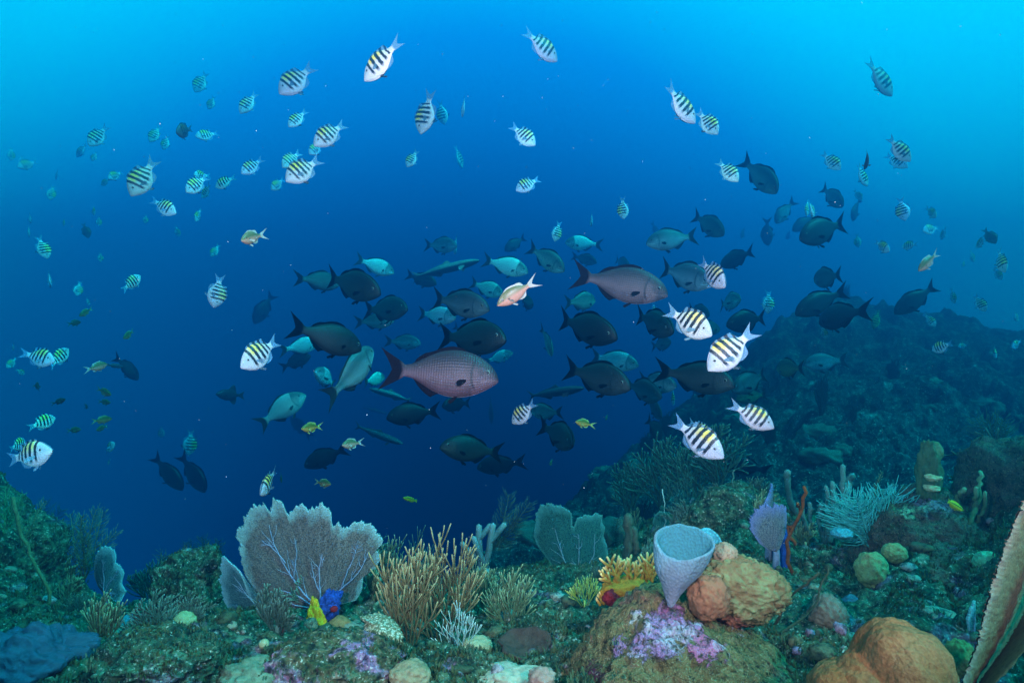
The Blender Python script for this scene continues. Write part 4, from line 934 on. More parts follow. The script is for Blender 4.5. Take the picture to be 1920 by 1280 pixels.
def fish_mesh(kind, bend, spread):
    T = FT[kind]; mb = MB()
    ss = np.unique(np.concatenate([[0, .008, .02, .04], np.linspace(.06, T['ped'], 30)]))
    tails = np.linspace(0, 1, 9)[1:]
    top = np.interp(ss, T['s'], T['top']); bot = np.interp(ss, T['s'], T['bot']); wid = np.interp(ss, T['s'], T['wid'])
    for k in range(2):       # soften the table's corners
        for a in (top, bot, wid):
            a[1:-1] = .25 * a[:-2] + .5 * a[1:-1] + .25 * a[2:]
    fd = np.interp(ss, *T['dors'][:2], left=0, right=0); fa = np.interp(ss, *T['anal'][:2], left=0, right=0)
    us = np.sin(np.linspace(-1, 1, NB) * math.pi / 2)
    nrow = NB + 4
    ncol = len(ss) + len(tails)
    X = np.zeros((ncol, nrow)); Z = np.zeros((ncol, nrow)); Y = np.zeros((ncol, nrow)); UV = np.zeros((ncol, nrow, 2))
    for i, s in enumerate(ss):
        c = .5 * (top[i] + bot[i]); h = .5 * (top[i] - bot[i])
        X[i, 2:-2] = -s; Z[i, 2:-2] = c + us * h
        Y[i, 2:-2] = wid[i] * np.sqrt(np.maximum(0, 1 - us ** 2)) ** .85 + .0022
        UV[i, 2:-2, 1] = us
        ld = T['dors'][2]; la = T['anal'][2]
        for r, q in ((-2, .55), (-1, 1.0)):
            X[i, r] = -s - fd[i] * ld * q; Z[i, r] = top[i] + fd[i] * q; Y[i, r] = .003 if r == -2 else .0012; UV[i, r, 1] = 1 + .4 * q
        for r, q in ((1, .55), (0, 1.0)):
            X[i, r] = -s - fa[i] * la * q; Z[i, r] = bot[i] - fa[i] * q; Y[i, r] = .003 if r == 1 else .0012; UV[i, r, 1] = -1 - .4 * q
        UV[i, :, 0] = s
    hp = .5 * (top[-1] - bot[-1]); cp = .5 * (top[-1] + bot[-1]); Lt = 1 - T['ped']; wp = wid[-1]
    for j, q in enumerate(tails):
        i = len(ss) + j
        fk = T['fork'] + (1 - T['fork']) * np.abs(us) ** T['forkp']
        X[i, 2:-2] = -(T['ped'] + q * Lt * fk)
        span = hp + (T['span'] - hp) * q ** .85
        Z[i, 2:-2] = cp + us * span * (1 - .04 * np.sin(q * 3.1))
        Y[i, 2:-2] = (wp * (1 - q) ** 2) * np.sqrt(np.maximum(0, 1 - us ** 2)) + .0022 * (1 - .6 * q)
        UV[i, 2:-2, 1] = us
        for r, sgn in ((-2, 1), (-1, 1), (0, -1), (1, -1)):
            b = -3 if sgn > 0 else 2
            X[i, r] = X[i, b]; Z[i, r] = Z[i, b] + sgn * .001; Y[i, r] = .0012; UV[i, r, 1] = sgn
        UV[i, :, 0] = T['ped'] + q * Lt
    ctr = lambda x: bend * np.clip(-x - .25, 0, 1) ** 2 * 1.3
    uv2 = np.stack([UV[..., 0], .5 + UV[..., 1] / 3.0], -1)
    A = np.stack([X, Y + ctr(X), Z], -1); B = np.stack([X, -Y + ctr(X), Z], -1)
    # one closed skin: left side, then right side back again
    G = np.concatenate([A, B[:, ::-1]], 1); U = np.concatenate([uv2, uv2[:, ::-1]], 1)
    G = np.concatenate([G, G[:, :1]], 1); U = np.concatenate([U, U[:, :1]], 1)
    mb.grid(G[::-1], None, U[::-1])
    n = G.shape[1]; e0 = (ncol - 1) * n
    # pectoral and pelvic fins
    ps, pz, pl = T['pec']; w0 = np.interp(ps, T['s'], T['wid'])
    for sg in (-1, 1):
        for (s0, z0, y0, L, dr, wd, u) in ((ps, pz, sg * w0 * .93, pl, np.array((-.80, sg * (.22 + .9 * spread), -.30 - .15 * spread)), .46, .30),
                                        (T['pel'][0], np.interp(T['pel'][0], T['s'], T['bot']) + .012, sg * .016, T['pel'][1], np.array((-.80, sg * .18, -.62)), .30, .62)):
            dr = dr / np.linalg.norm(dr); up = np.array((.35, 0, 1.0)); up -= dr * (up @ dr); up /= np.linalg.norm(up)
            nr = np.cross(dr, up)
            rows = []
            for q in np.linspace(0, 1, 6):
                wq = L * wd * (.22 + .78 * math.sin(min(1, q * 1.05) * 1.9)) * .5
                rows.append([np.array((-s0, y0, z0)) + dr * L * (q * (1 - .12 * abs(v))) + up * v * wq + nr * (.012 * q * q * sg) for v in np.linspace(-1, 1, 7)])
            R = np.array(rows)
            for off in (.0011, -.0011):
                Q = R + nr * off
                mb.grid(Q if off > 0 else Q[:, ::-1], None, np.full(R.shape[:2] + (2,), (s0 + .01, 1.0 if u < .5 else .97)))
    return mb

EYE = None
def eye_mesh():
    global EYE
    if EYE is None:
        v, f = ico(2)
        EYE = bpy.data.meshes.new("eye")
        EYE.from_pydata((v * (1, .45, 1)).tolist(), [], f)
        EYE.polygons.foreach_set("use_smooth", np.ones(len(EYE.polygons), dtype=bool))
        k = NT("fish_eye"); o = k.obj()
        sx = k.n("SeparateXYZ", i0=o)
        r = k.math('SQRT', k.math('ADD', k.math('POWER', sx.outputs[0], 2.0), k.math('POWER', sx.outputs[2], 2.0)))
        c = k.ramp(r, [(0, (.004, .004, .006)), (.60, (.004, .004, .006)), (.66, (.36, .35, .30)), (.78, (.22, .22, .20)), (.88, (.03, .035, .035))])
        EYE.materials.append(k.done(c, .25, spec=.25))
    return EYE

def fish_mat(kind):
    k = NT("skin_" + kind)
    uv = k.n("UVMap").outputs[0]
    sp = k.n("SeparateXYZ", i0=uv); s = sp.outputs[0]
    v = k.math('MULTIPLY', k.math('SUBTRACT', sp.outputs[1], .5), 3.0)
    oi = k.n("ObjectInfo"); tone = oi.outputs['Color']; rnd = oi.outputs['Random']
    av = k.math('ABSOLUTE', v)
    fin = k.math('GREATER_THAN', av, 1.02)
    tail = k.ramp(s, [(0, 0), (FT[kind]['ped'] + .0, 0), (FT[kind]['ped'] + .05, 1)])
    finm = k.math('MAXIMUM', fin, tail)
    ob = k.obj()
    if kind == 'sergeant':
        # a wavering edge to each bar, bars narrowing towards the belly
        nz = k.noise(ob, 18, 2)
        sv = k.math('ADD', k.math('ADD', s, k.math('MULTIPLY', v, .022)), k.math('MULTIPLY', k.math('SUBTRACT', nz, .5), .034))
        sv = k.math('ADD', sv, k.math('MULTIPLY', k.math('SUBTRACT', rnd, .5), .03))
        st = [(0, 0)]
        for c, w in ((.262, .024), (.372, .029), (.482, .029), (.588, .025), (.682, .018)):
            st += [(c - w - .006, 0), (c - w + .004, 1), (c + w - .004, 1), (c + w + .006, 0)]
        bars = k.ramp(sv, st)
        fade = k.ramp(sp.outputs[1], [(0, 0), (.5 - .78 / 3, 0), (.5 - .45 / 3, 1)])
        bars = k.math('MULTIPLY', bars, fade)
        bars = k.math('MULTIPLY', bars, k.math('SUBTRACT', 1.0, tail))
        yel = k.math('MULTIPLY', k.ramp(sp.outputs[1], [(0, 0), (.5 + .08 / 3, 0), (.5 + .5 / 3, 1)]),
                     k.ramp(s, [(0, 0), (.25, 0), (.30, 1), (.48, 1), (.60, .25), (.68, 0)]))
        yel = k.math('MULTIPLY', yel, k.ramp(rnd, [(0, .55), (.5, .9), (1, 1)]))
        base = k.mix(k.ramp(sp.outputs[1], [(0, 0), (.38, 0), (.75, 1)]), (.60, .55, .58), (.44, .50, .51))
        base = k.mix(yel, base, (.80, .56, .005))
        head = k.math('MULTIPLY', k.ramp(s, [(0, 1), (.16, .9), (.25, 0)]), k.ramp(sp.outputs[1], [(0, .12), (.42, .25), (.62, .9)]))
        base = k.mix(head, base, (.30, .34, .38))
        sc = k.vor(k.n("Mapping", i0=ob, Scale=(38, 1, 46)).outputs[0], 1.0)
        base = k.mix(k.math('MULTIPLY', sc, .28), base, (.35, .37, .42))
        col = k.mix(k.math('MULTIPLY', finm, .85), base, (.09, .29, .46))
        finray = k.math('SINE', k.math('MULTIPLY', k.math('ADD', s, k.math('MULTIPLY', v, .1)), 260.0))
        col = k.mix(k.math('MULTIPLY', k.math('MULTIPLY', finm, .25), finray), col, (.08, .20, .32))
        col = k.mix(bars, col, (.012, .018, .026))
        col = k.mix(1.0, col, tone, 'MULTIPLY')
        gill = k.ramp(k.math('ADD', s, k.math('MULTIPLY', k.math('MULTIPLY', v, v), .05)), [(0, 0), (.215, 0), (.224, .55), (.235, 0)])
        gill = k.math('MULTIPLY', gill, k.ramp(av, [(0, 1), (.5, 1), (.7, 0)]))
        col = k.mix(gill, col, (.10, .12, .16))
        al = k.math('SUBTRACT', 1.0, k.math('MULTIPLY', finm, .5))
        return k.done(col, .42, k.bump(sc, .25, .004), alpha=al, spec=.4)
    if kind == 'chub':
        va = k.math('ADD', k.math('MULTIPLY', k.math('ADD', v, k.math('MULTIPLY', s, .2)), 25.0), k.math('MULTIPLY', k.noise(ob, 7, 3), 3.5)); sa = k.math('MULTIPLY', s, 150.0)
        rows = k.math('MULTIPLY', k.math('SINE', k.math('ADD', va, sa)), k.math('SINE', k.math('SUBTRACT', va, sa)))
        cols = k.math('SINE', k.math('MULTIPLY', va, 2.0))
        nz = k.noise(ob, 9, 4)
        body = k.mix(k.ramp(sp.outputs[1], [(0, 0), (.44, 0), (.68, 1)]), (.60, .55, .57), (.085, .12, .13))
        body = k.mix(k.math('MULTIPLY', k.math('ADD', k.math('MULTIPLY', rows, .5), .5), .32), body, (.13, .11, .12))
        body = k.mix(k.math('MULTIPLY', k.math('ADD', k.math('MULTIPLY', cols, .5), .5), .6), body, (.10, .09, .10))
        body = k.mix(k.ramp(nz, [(0, 0), (.45, 0), (.7, .55)]), body, (.17, .17, .17))
        tg = k.n('SeparateColor', i0=tone).outputs[1]
        body = k.mix(k.math('MULTIPLY', k.math('SUBTRACT', tg, .85), 1.1, True), body, (.62, .62, .62))
        hm = k.ramp(s, [(0, 1), (.205, 1), (.225, 0)])
        hc = k.mix(k.ramp(k.math('ADD', k.math('MULTIPLY', k.noise(ob, 14, 2), .5), k.math('MULTIPLY', sp.outputs[1], .9)), [(.5, 0), (.85, 1)]), (.52, .48, .49), (.10, .12, .13))
        hc = k.mix(k.math('MULTIPLY', k.ramp(s, [(0, 0), (.015, 0), (.03, 1), (.13, 1), (.16, 0)]), k.ramp(sp.outputs[1], [(0, 0), (.335, 0), (.36, .8), (.39, .5), (.41, 0)])), hc, (.70, .70, .68))
        body = k.mix(hm, body, hc)
        sg = k.math('ADD', s, k.math('MULTIPLY', k.math('MULTIPLY', v, v), .06))
        gill = k.math('MULTIPLY', k.ramp(sg, [(0, 0), (.212, 0), (.226, 1), (.245, 0)]), k.ramp(av, [(0, 1), (.6, 1), (.85, 0)]))
        body = k.mix(k.math('MULTIPLY', gill, .85), body, (.03, .035, .045))
        col = k.mix(finm, body, (.030, .036, .042))
        col = k.mix(1.0, col, tone, 'MULTIPLY')
        nf = k.math('SUBTRACT', 1.0, finm)
        return k.done(col, .48, k.bump(rows, .22, .004), metal=k.math('MULTIPLY', nf, .12), spec=k.math('MULTIPLY', nf, .4))
    nz = k.noise(ob, 12, 3)
    if kind == 'chromis':
        base = k.mix(k.ramp(sp.outputs[1], [(0, 0), (.46, 0), (.62, 1)]), (.34, .20, .14), (.05, .09, .03))
        col = k.mix(k.math('MULTIPLY', finm, .8), base, (.35, .50, .45))
        sc = k.vor(k.n("Mapping", i0=ob, Scale=(36, 1, 44)).outputs[0], 1.0)
        col = k.mix(k.math('MULTIPLY', sc, .35), col, (.12, .12, .08))
        dot = k.math('MULTIPLY', k.ramp(s, [(0, 0), (.235, 0), (.25, 1), (.27, 1), (.285, 0)]), k.ramp(v, [(0, 1), (.12, 0)]))
        dot = k.math('MULTIPLY', dot, k.math('GREATER_THAN', v, -.15))
        col = k.mix(dot, col, (.02, .02, .02))
        col = k.mix(1.0, col, tone, 'MULTIPLY')
        return k.done(col, .4, alpha=k.math('SUBTRACT', 1.0, k.math('MULTIPLY', finm, .35)))
    if kind == 'slim':
        col = k.mix(k.ramp(sp.outputs[1], [(0, 0), (.50, 0), (.60, 1)]), (.03, .04, .05), (.34, .34, .33))
        col = k.mix(1.0, col, tone, 'MULTIPLY')
        return k.done(col, .45)
    if kind == 'wrasse':
        col = k.mix(k.ramp(v, [(0, 0), (.12, 0), (.2, 1), (.42, 1), (.5, 0)]), (.90, .62, .03), (.12, .10, .03))
        col = k.mix(1.0, col, tone, 'MULTIPLY')
        return k.done(col, .4)
    col = k.mix(nz, (.010, .012, .016), (.022, .026, .032))
    return k.done(k.mix(1.0, col, tone, 'MULTIPLY'), .5)

REAL = dict(sergeant=.155, chub=.46, chromis=.105, slim=.75, wrasse=.13, trigger=.34)
HFR = dict(sergeant=.49, chub=.41, chromis=.345, slim=.125, wrasse=.18, trigger=.40)
FM = {}; FMAT = {}
def get_mesh(kind, var):
    if (kind, var) not in FM:
        if kind not in FMAT: FMAT[kind] = fish_mat(kind)
        bend, spread = [(.0, .15), (.16, .5), (-.16, .5), (.05, 1.0)][var]
        ob = fish_mesh(kind, bend, spread).build("proto", FMAT[kind], origin=np.zeros(3))
        FM[kind, var] = ob.data; ob.data.name = kind + "_mesh"
        bpy.data.objects.remove(ob)
    return FM[kind, var]

def place_fish(kind, x0, y0, x1, y1, h, tone, name, yaw=None, sign=None, var=None, D=None, eyes=None):
    rr = random.Random(int(x0 * 7 + y0 * 13 + x1))
    L = REAL[kind] * rr.uniform(.95, 1.06)
    if D is None: D = HFR[kind] * L * F / h
    p = math.hypot(x1 - x0, y1 - y0)
    c = p * D / (L * F)
    if c > .97: L *= c / .97; c = .97
    ph = math.acos(c) * (sign if sign is not None else rr.choice((1, 1, -1)))
    a = Vector(((x0 - x1) / p, 0, (y1 - y0) / p))      # on-picture direction of travel
    d = a * math.cos(ph) + Vector((0, -1, 0)) * math.sin(ph)
    # turn with the line of sight so that the side seen keeps that angle
    mx, my = .5 * (x0 + x1), .5 * (y0 + y1)
    los = Vector(((mx - 960) / F, 1, (640 - my) / F)).normalized()
    R = Vector((0, 1, 0)).rotation_difference(los).to_matrix()
    d = (R @ d).normalized()
    up = Vector((0, 0, 1)); up = up - d * up.dot(d)
    if up.length < .25: up = R @ Vector((-1 if x0 > x1 else 1, 0, 0)); up = up - d * up.dot(d)
    up.normalize(); lat = up.cross(d)
    # slight roll
    rol = rr.uniform(-.16, .16)
    up2 = (up * math.cos(rol) + lat * math.sin(rol)).normalized(); lat = up2.cross(d)
    ctr = Vector(P(mx, my, D)); org = ctr + d * (L * .47)
    M = Matrix(((d.x, lat.x, up2.x, org.x), (d.y, lat.y, up2.y, org.y), (d.z, lat.z, up2.z, org.z), (0, 0, 0, 1))) @ Matrix.Diagonal((L, L * rr.uniform(.9, 1.1), L * rr.uniform(.93, 1.06), 1))
    if var is None: var = rr.choice((0, 0, 1, 2, 3))
    o = bpy.data.objects.new(name, get_mesh(kind, var)); COL.objects.link(o)
    o.matrix_world = M
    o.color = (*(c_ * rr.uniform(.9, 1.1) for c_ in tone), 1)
    if eyes or (eyes is None and max(h, p) >= 42):
        T = FT[kind]; w = np.interp(T['ex'], T['s'], T['wid'])
        for sg in (-1, 1):
            e = bpy.data.objects.new("eye", eye_mesh()); COL.objects.link(e)
            e.parent = o
            e.location = (-T['ex'], sg * w * .90, T['ez'])
            e.scale = (T['er'],) * 3
    return o, D
# type nose_x nose_y tail_x tail_y body_height tone : read off the photograph at 1920 x 1280
SERG = """364 174 388 137 15 1|390 206 402 180 13 d|449 214 481 174 25 1|331 250 359 240 27 k|367 257 407 250 21 1|167 276 200 236 22 d|144 296 160 268 12 d
172 303 181 284 10 1|280 268 300 236 14 1|305 282 316 254 12 1|20 302 22 276 9 1|35 315 66 302 18 1|39 312 42 290 8 1|104 337 109 316 8 d|93 376 100 347 12 1
203 336 228 322 17 1|190 348 203 335 12 d|245 370 290 297 32 w|349 362 388 330 28 1|364 328 390 330 18 1|378 372 396 345 18 1|404 353 438 330 22 1|452 327 492 298 25 1
522 178 588 125 34 w|680 153 751 77 53 w|540 239 575 207 24 1|587 275 648 230 35 w|529 315 563 285 26 1|579 290 605 268 20 1|535 342 600 297 38 w|508 357 532 335 18 1
787 252 812 175 29 w|833 234 825 190 12 1|866 220 872 178 20 1|762 314 783 282 19 1|867 316 855 274 9 1
1047 115 985 60 36 w|1306 233 1245 163 41 w|1347 253 1307 208 31 1|1005 273 958 236 30 1|966 358 1012 334 25 1|1385 342 1345 300 30 1
1674 183 1627 113 26 w|1707 305 1664 257 32 w|1701 316 1662 288 22 1|1576 320 1542 286 21 1|1627 351 1605 308 21 1|1616 376 1602 356 10 1
57 420 56 398 12 d|54 446 54 420 10 1|87 486 74 443 22 1|176 404 174 384 13 d|185 425 186 405 10 d|119 424 121 408 10 d|165 447 157 418 11 k|272 420 274 402 9 d
328 400 287 376 29 1|366 416 375 391 17 1|335 445 329 422 7 1|395 482 411 458 12 1|188 492 189 473 8 d|94 540 91 505 20 d|144 556 150 527 14 1|262 515 232 545 23 1
401 579 413 515 31 w|167 573 163 557 8 1|25 658 24 640 10 d|98 678 50 662 35 1|126 652 97 688 26 1|14 690 30 670 14 1|100 783 60 801 28 1|91 846 22 860 54 1|44 826 22 842 26 1
355 855 357 805 10 1|303 822 302 798 6 1|214 830 197 847 18 1|203 872 205 858 8 d|45 702 33 692 12 1
853 478 853 438 10 1|893 597 887 563 9 1|1040 454 1049 415 16 1|1108 426 1110 396 14 1|1170 412 1166 370 19 1|1360 540 1312 488 42 w|1229 604 1222 565 16 1|1335 630 1250 580 52 w
1327 697 1412 618 52 w|1440 589 1441 543 14 1|959 795 1003 754 33 w|1262 762 1261 722 12 d|1334 822 1292 790 30 1|1356 858 1262 788 52 w|1450 803 1372 758 43 w
1513 406 1514 374 18 1|1526 408 1520 378 22 1|1698 415 1687 370 22 1|1755 408 1737 388 18 1|1732 432 1758 428 20 1|1765 450 1773 425 14 1|1667 472 1642 452 22 1|1610 465 1606 438 9 1
1692 462 1718 458 18 1|1866 458 1846 428 18 k|1832 464 1848 443 18 d|1884 512 1868 466 27 1|1826 492 1820 468 10 1|1878 525 1866 503 14 1|1806 500 1808 488 10 d
1790 570 1784 540 12 1|1847 585 1828 552 19 1|1908 602 1900 584 14 1|1753 612 1736 588 17 1|1638 618 1647 580 11 y|1750 657 1782 643 25 1|1797 650 1812 647 12 d|1821 652 1824 626 7 1
1866 672 1867 647 16 1|1898 652 1913 638 18 1|1549 637 1540 608 15 w|490 928 516 880 38 w|453 690 524 636 50 w"""
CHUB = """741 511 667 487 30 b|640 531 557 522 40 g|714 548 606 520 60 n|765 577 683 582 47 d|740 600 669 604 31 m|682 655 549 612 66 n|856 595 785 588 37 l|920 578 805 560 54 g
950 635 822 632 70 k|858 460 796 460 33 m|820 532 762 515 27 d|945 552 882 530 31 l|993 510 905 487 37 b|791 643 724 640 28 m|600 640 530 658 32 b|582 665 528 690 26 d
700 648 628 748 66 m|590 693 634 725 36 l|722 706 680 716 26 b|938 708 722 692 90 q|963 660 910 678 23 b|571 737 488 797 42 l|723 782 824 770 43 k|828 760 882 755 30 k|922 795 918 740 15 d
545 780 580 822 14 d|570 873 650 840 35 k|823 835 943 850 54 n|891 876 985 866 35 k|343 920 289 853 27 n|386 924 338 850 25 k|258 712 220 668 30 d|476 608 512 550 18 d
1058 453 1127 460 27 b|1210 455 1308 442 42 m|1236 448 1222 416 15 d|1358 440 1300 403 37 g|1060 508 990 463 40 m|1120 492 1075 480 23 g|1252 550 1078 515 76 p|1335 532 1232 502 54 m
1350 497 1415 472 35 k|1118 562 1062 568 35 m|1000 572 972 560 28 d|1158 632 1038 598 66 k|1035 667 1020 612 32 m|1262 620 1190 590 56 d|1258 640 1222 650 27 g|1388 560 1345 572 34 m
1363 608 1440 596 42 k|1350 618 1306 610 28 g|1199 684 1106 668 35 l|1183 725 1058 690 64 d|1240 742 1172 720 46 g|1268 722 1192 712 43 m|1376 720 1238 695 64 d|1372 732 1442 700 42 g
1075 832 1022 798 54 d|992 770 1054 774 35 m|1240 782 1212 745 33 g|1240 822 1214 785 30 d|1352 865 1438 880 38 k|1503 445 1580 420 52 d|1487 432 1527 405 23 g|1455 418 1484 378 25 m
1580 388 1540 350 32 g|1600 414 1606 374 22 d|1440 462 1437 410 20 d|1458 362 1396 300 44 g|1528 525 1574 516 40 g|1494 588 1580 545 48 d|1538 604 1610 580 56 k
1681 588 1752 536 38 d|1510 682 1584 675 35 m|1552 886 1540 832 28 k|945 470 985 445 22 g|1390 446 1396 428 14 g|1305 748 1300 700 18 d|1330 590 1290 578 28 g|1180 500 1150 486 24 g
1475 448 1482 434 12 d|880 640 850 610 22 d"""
CHRO = """453 452 493 438 25 1|150 593 172 577 12 g|150 603 128 608 11 k|232 635 252 619 13 g|199 682 163 694 18 1|207 741 182 727 14 g|206 755 185 752 10 g|208 785 172 789 15 g
121 748 100 757 11 k|150 805 127 807 11 g|182 806 200 798 11 g|69 718 70 730 12 k|163 766 161 756 8 k|565 803 604 799 18 y|641 834 678 829 18 1|621 908 590 902 14 g|528 905 526 884 8 g
930 574 1008 524 32 s|1725 508 1756 473 22 1|1078 790 1114 797 16 y|1135 788 1140 776 6 1|1031 872 1036 860 8 1"""
SLIM = """902 487 775 520 15 1|690 727 774 752 13 1|757 833 665 798 14 d|726 776 681 763 6 d|1095 727 990 743 18 k"""
MISC = """wrasse 1803 956 1774 938 11 1 -|wrasse 755 932 780 939 8 g -|trigger 406 738 454 742 24 k -|wrasse 1622 318 1631 286 12 u -|wrasse 230 688 206 684 7 u -|chub 1457 690 1504 690 38 y -|chub 1380 748 1440 738 30 y -"""
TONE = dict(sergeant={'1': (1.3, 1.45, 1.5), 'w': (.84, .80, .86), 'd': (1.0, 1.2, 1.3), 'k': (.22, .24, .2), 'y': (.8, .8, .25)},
            chub={'q': (.36, .15, .17), 'p': (.60, .27, .30), 'b': (1.3, 1.6, 1.6), 'l': (1.0, 1.3, 1.35), 'm': (.6, .86, .88), 'g': (.22, .33, .33), 'd': (.06, .09, .085), 'n': (.045, .055, .04), 'k': (.016, .02, .022), 'y': (.5, .55, .2)},  # the two pink tones carry the strobes' warm light in the skin colour
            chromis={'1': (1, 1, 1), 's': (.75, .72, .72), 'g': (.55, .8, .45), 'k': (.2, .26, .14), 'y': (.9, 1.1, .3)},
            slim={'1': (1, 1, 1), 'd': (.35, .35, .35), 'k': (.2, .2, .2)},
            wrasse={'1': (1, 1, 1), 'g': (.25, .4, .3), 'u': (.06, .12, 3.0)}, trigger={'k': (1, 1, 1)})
NAMES = dict(sergeant='sergeant_fish', chub='chub_fish', chromis='chromis_fish', slim='slender_fish', wrasse='wrasse_fish', trigger='trigger_fish')
CATS = dict(sergeant='striped fish', chub='grey fish', chromis='small fish', slim='slender fish', wrasse='small fish', trigger='black fish')
GRPS = dict(sergeant='striped sergeant fish swimming over the reef', chub='school of grey chub fish', chromis='small green fish', slim='slender dark fish')
FISH = []
for kind, txt in (('sergeant', SERG), ('chub', CHUB), ('chromis', CHRO), ('slim', SLIM)):
    for e in txt.replace("\n", "|").split("|"):
        q = e.split()
        FISH.append((kind, *map(float, q[:5]), q[5]))
for e in MISC.split("|"):
    q = e.split()
    FISH.append((q[0], *map(float, q[1:6]), q[6]))
OVR = {(938, 708): dict(var=0, sign=.3), (1252, 550): dict(var=0, sign=.3), (700, 648): dict(var=1, sign=-1), (680, 153): dict(var=0), (1335, 630): dict(var=0), (1327, 697): dict(var=0),
       (1803, 956): dict(D=2.02), (902, 487): dict(var=0), (682, 655): dict(var=0), (714, 548): dict(sign=1, var=1)}
OBJS = []
for (kind, x0, y0, x1, y1, h, t) in FISH:
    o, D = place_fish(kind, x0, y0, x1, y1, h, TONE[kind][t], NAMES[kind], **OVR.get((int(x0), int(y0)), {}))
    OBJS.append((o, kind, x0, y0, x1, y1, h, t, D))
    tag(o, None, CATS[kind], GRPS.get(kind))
# ------------------------------------------------------------------ what each fish is called: look, heading, and which landmark it is nearest to
OWN = {(938, 708): "largest pinkish chub with visible scale rows, lower of the two pink ones", (1252, 550): "upper pinkish silver chub facing right with dark forked tail",
       (902, 487): "long slender dark fish with pale back rising to the right", (930, 574): "salmon bellied chromis with green back beside the upper pink chub",
       (682, 655): "large dark olive chub with tall forked tail, left of the big pinkish chub", (950, 635): "near black chub directly above the big pinkish chub",
       (700, 648): "large pale teal chub swimming head up just left of the big pinkish chub", (714, 548): "brown mottled chub turning toward the viewer, left of the school's centre",
       (406, 738): "black triggerfish with fins spread, alone left of the school", (343, 920): "left one of two dark chubs crossing in a V, low left",
       (386, 924): "right one of two dark chubs crossing in a V, low left", (680, 153): "largest striped fish near the top, diving left",
       (1047, 115): "topmost striped fish right of centre, diving right", (1674, 183): "slim striped fish alone in the upper right, diving right",
       (91, 846): "largest striped fish at the left edge, level and facing right", (453, 690): "yellow backed striped fish at the left end of the chub school",
       (490, 928): "striped fish swimming just above the large brown sea fan", (1356, 858): "large striped fish lowest on the right, over the reef crest",
       (1450, 803): "striped fish facing right, in front of the hazy reef wall", (1335, 630): "big striped fish facing right below the upper pink chub",
       (1327, 697): "big striped fish diving left on the right side of the school", (1360, 540): "yellow backed striped fish right of the upper pink chub's head",
       (959, 795): "yellow backed striped fish below the big pinkish chub", (1681, 588): "dark chub alone at the right, over the hazy reef wall",
       (1538, 608): "blackest chub of the right hand trio, facing left", (1494, 588): "dark teal chub behind the blackest chub on the right",
       (1528, 525): "round grey chub above the dark pair on the right", (823, 835): "large dark chub facing left below the big pinkish chub",
       (891, 876): "smaller black chub tucked under the tail of the large dark one", (1803, 956): "little yellow wrasse above the crusted reef knoll at right",
       (755, 932): "tiny greenish wrasse in open water right of the large sea fan", (1622, 318): "small deep blue fish behind striped fish in the upper right",
       (230, 688): "tiny bright blue fish at the far left, tail toward a dark chub", (1457, 690): "yellow finned grey fish at the right end of the school, beside a pale chub",
       (1380, 748): "dim yellowish fish over the hazy wall, left of a striped fish", (1510, 682): "pale silver chub facing left before the hazy wall",
       (401, 579): "pale striped fish nose down, alone left of the school", (1503, 445): "large dark chub facing left at the school's upper right"}
LM = [("large brown sea fan", 578, 1040), ("big pinkish chub", 830, 700), ("upper pink chub", 1165, 530), ("long slender fish", 840, 503), ("black triggerfish", 430, 740), ("V crossed dark chubs", 338, 890),
      ("top diving striped fish", 712, 118), ("topmost right striped fish", 1018, 90), ("slim upper right fish", 1652, 150), ("biggest left edge fish", 58, 850), ("lone nose down fish", 405, 548),
      ("yellow school end fish", 485, 665), ("lone dark right chub", 1716, 562), ("blackest right trio chub", 1572, 590), ("lowest large striped fish", 1310, 825), ("turquoise plume", 1628, 955),
      ("upper left corner", 0, 0), ("upper right corner", 1920, 0), ("left edge middle", 0, 420), ("right edge middle", 1920, 470)]
def octant(dx, dy):
    a = math.degrees(math.atan2(-dy, dx)) % 360
    return ["right of", "above right of", "above", "above left of", "left of", "below left of", "below", "below right of"][int(((a + 22.5) % 360) // 45)]
ORD = ["nearest", "second nearest", "third nearest", "fourth nearest", "fifth nearest", "sixth nearest", "seventh nearest", "eighth nearest", "ninth nearest", "tenth nearest"]
SHORT = dict(sergeant="striped fish", chub="chub", chromis="chromis", slim="slender fish")
used = set()
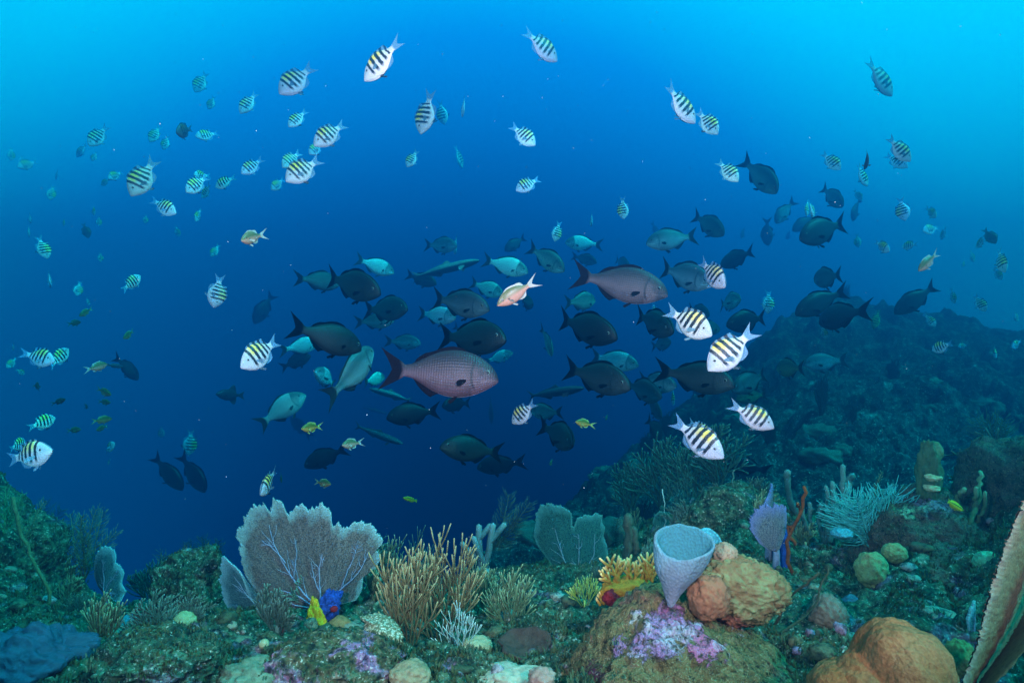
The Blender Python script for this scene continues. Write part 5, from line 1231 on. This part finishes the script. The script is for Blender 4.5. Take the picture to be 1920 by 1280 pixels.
for kind in ("sergeant", "chub", "chromis", "slim", "wrasse", "trigger"):
    mem = [q for q in OBJS if q[1] == kind]
    pos = {id(q[0]): (.5 * (q[2] + q[4]), .5 * (q[3] + q[5])) for q in mem}
    for q in mem:
        o, _, x0, y0, x1, y1, h, t, D = q
        if (int(x0), int(y0)) in OWN:
            o["label"] = OWN[int(x0), int(y0)]; used.add(o["label"]); continue
        cx, cy = pos[id(o)]
        best = None
        for (ln, lx, ly) in sorted(LM, key=lambda m: math.hypot(m[1] - cx, m[2] - cy))[:5]:
            oc = octant(cx - lx, cy - ly); d = math.hypot(cx - lx, cy - ly)
            rank = sum(1 for z in mem if z is not q and octant(pos[id(z[0])][0] - lx, pos[id(z[0])][1] - ly) == oc and math.hypot(pos[id(z[0])][0] - lx, pos[id(z[0])][1] - ly) < d)
            sc = rank + d / 200.0
            if rank < 10 and (best is None or sc < best[0]): best = (sc, rank, oc, ln)
        _, rank, oc, ln = best
        if kind == 'sergeant': look = "dark" if t == 'k' else ("yellowish" if t == 'y' else ("bright" if h >= 30 else ("small hazy" if h < 16 else "pale")))
        elif kind == 'chub': look = {'q': "pinkish", 'p': "pinkish", 'b': "bright silvery", 'l': "pale teal", 'm': "teal grey", 'g': "dim grey", 'd': "dark", 'n': "dark brown", 'k': "black"}[t]
        elif kind == 'chromis': look = {'1': "green and pale", 'g': "green", 'k': "dark green", 'y': "yellow green"}.get(t, "green")
        else: look = "dark"
        vy = (y0 - y1) / max(1, math.hypot(x0 - x1, y0 - y1)); side = "left" if x0 < x1 else "right"
        hd = "nose down" if vy > .87 else ("nose up" if vy < -.87 else (f"diving {side}" if vy > .5 else (f"climbing {side}" if vy < -.5 else f"facing {side}")))
        lab = f"{look} {SHORT[kind]} {hd}, {ORD[rank]} one {oc} {ln}"
        if lab in used: lab = lab + " again"
        used.add(lab); o["label"] = lab
# ------------------------------------------------------------------ the water itself between things
hv = bpy.data.materials.new("haze_water"); hv.use_nodes = True
ht = hv.node_tree; ht.nodes.clear()
ho = ht.nodes.new("ShaderNodeOutputMaterial"); hp = ht.nodes.new("ShaderNodeVolumePrincipled")
hp.inputs['Color'].default_value = (0.010, 0.15, 0.42, 1)
hp.inputs['Absorption Color'].default_value = (0.0, 0.50, 0.97, 1)
hp.inputs['Density'].default_value = 0.30
hp.inputs['Anisotropy'].default_value = 0.84
ht.links.new(hp.outputs[0], ho.inputs['Volume'])
hb = MB()
HX, HY0, HY1, HZ0, HZ1 = 18.5, -2.5, 18.5, -9.5, 3.6
c8 = [(x, y, z) for x in (-HX, HX) for y in (HY0, HY1) for z in (HZ0, HZ1)]
hb.add(c8, [(0, 1, 3, 2), (4, 6, 7, 5), (0, 4, 5, 1), (2, 3, 7, 6), (0, 2, 6, 4), (1, 5, 7, 3)])
hz = hb.build("haze", hv, smooth=False, origin=np.zeros(3))
tag(hz, "blue green sea water filling the whole scene", kind="stuff")
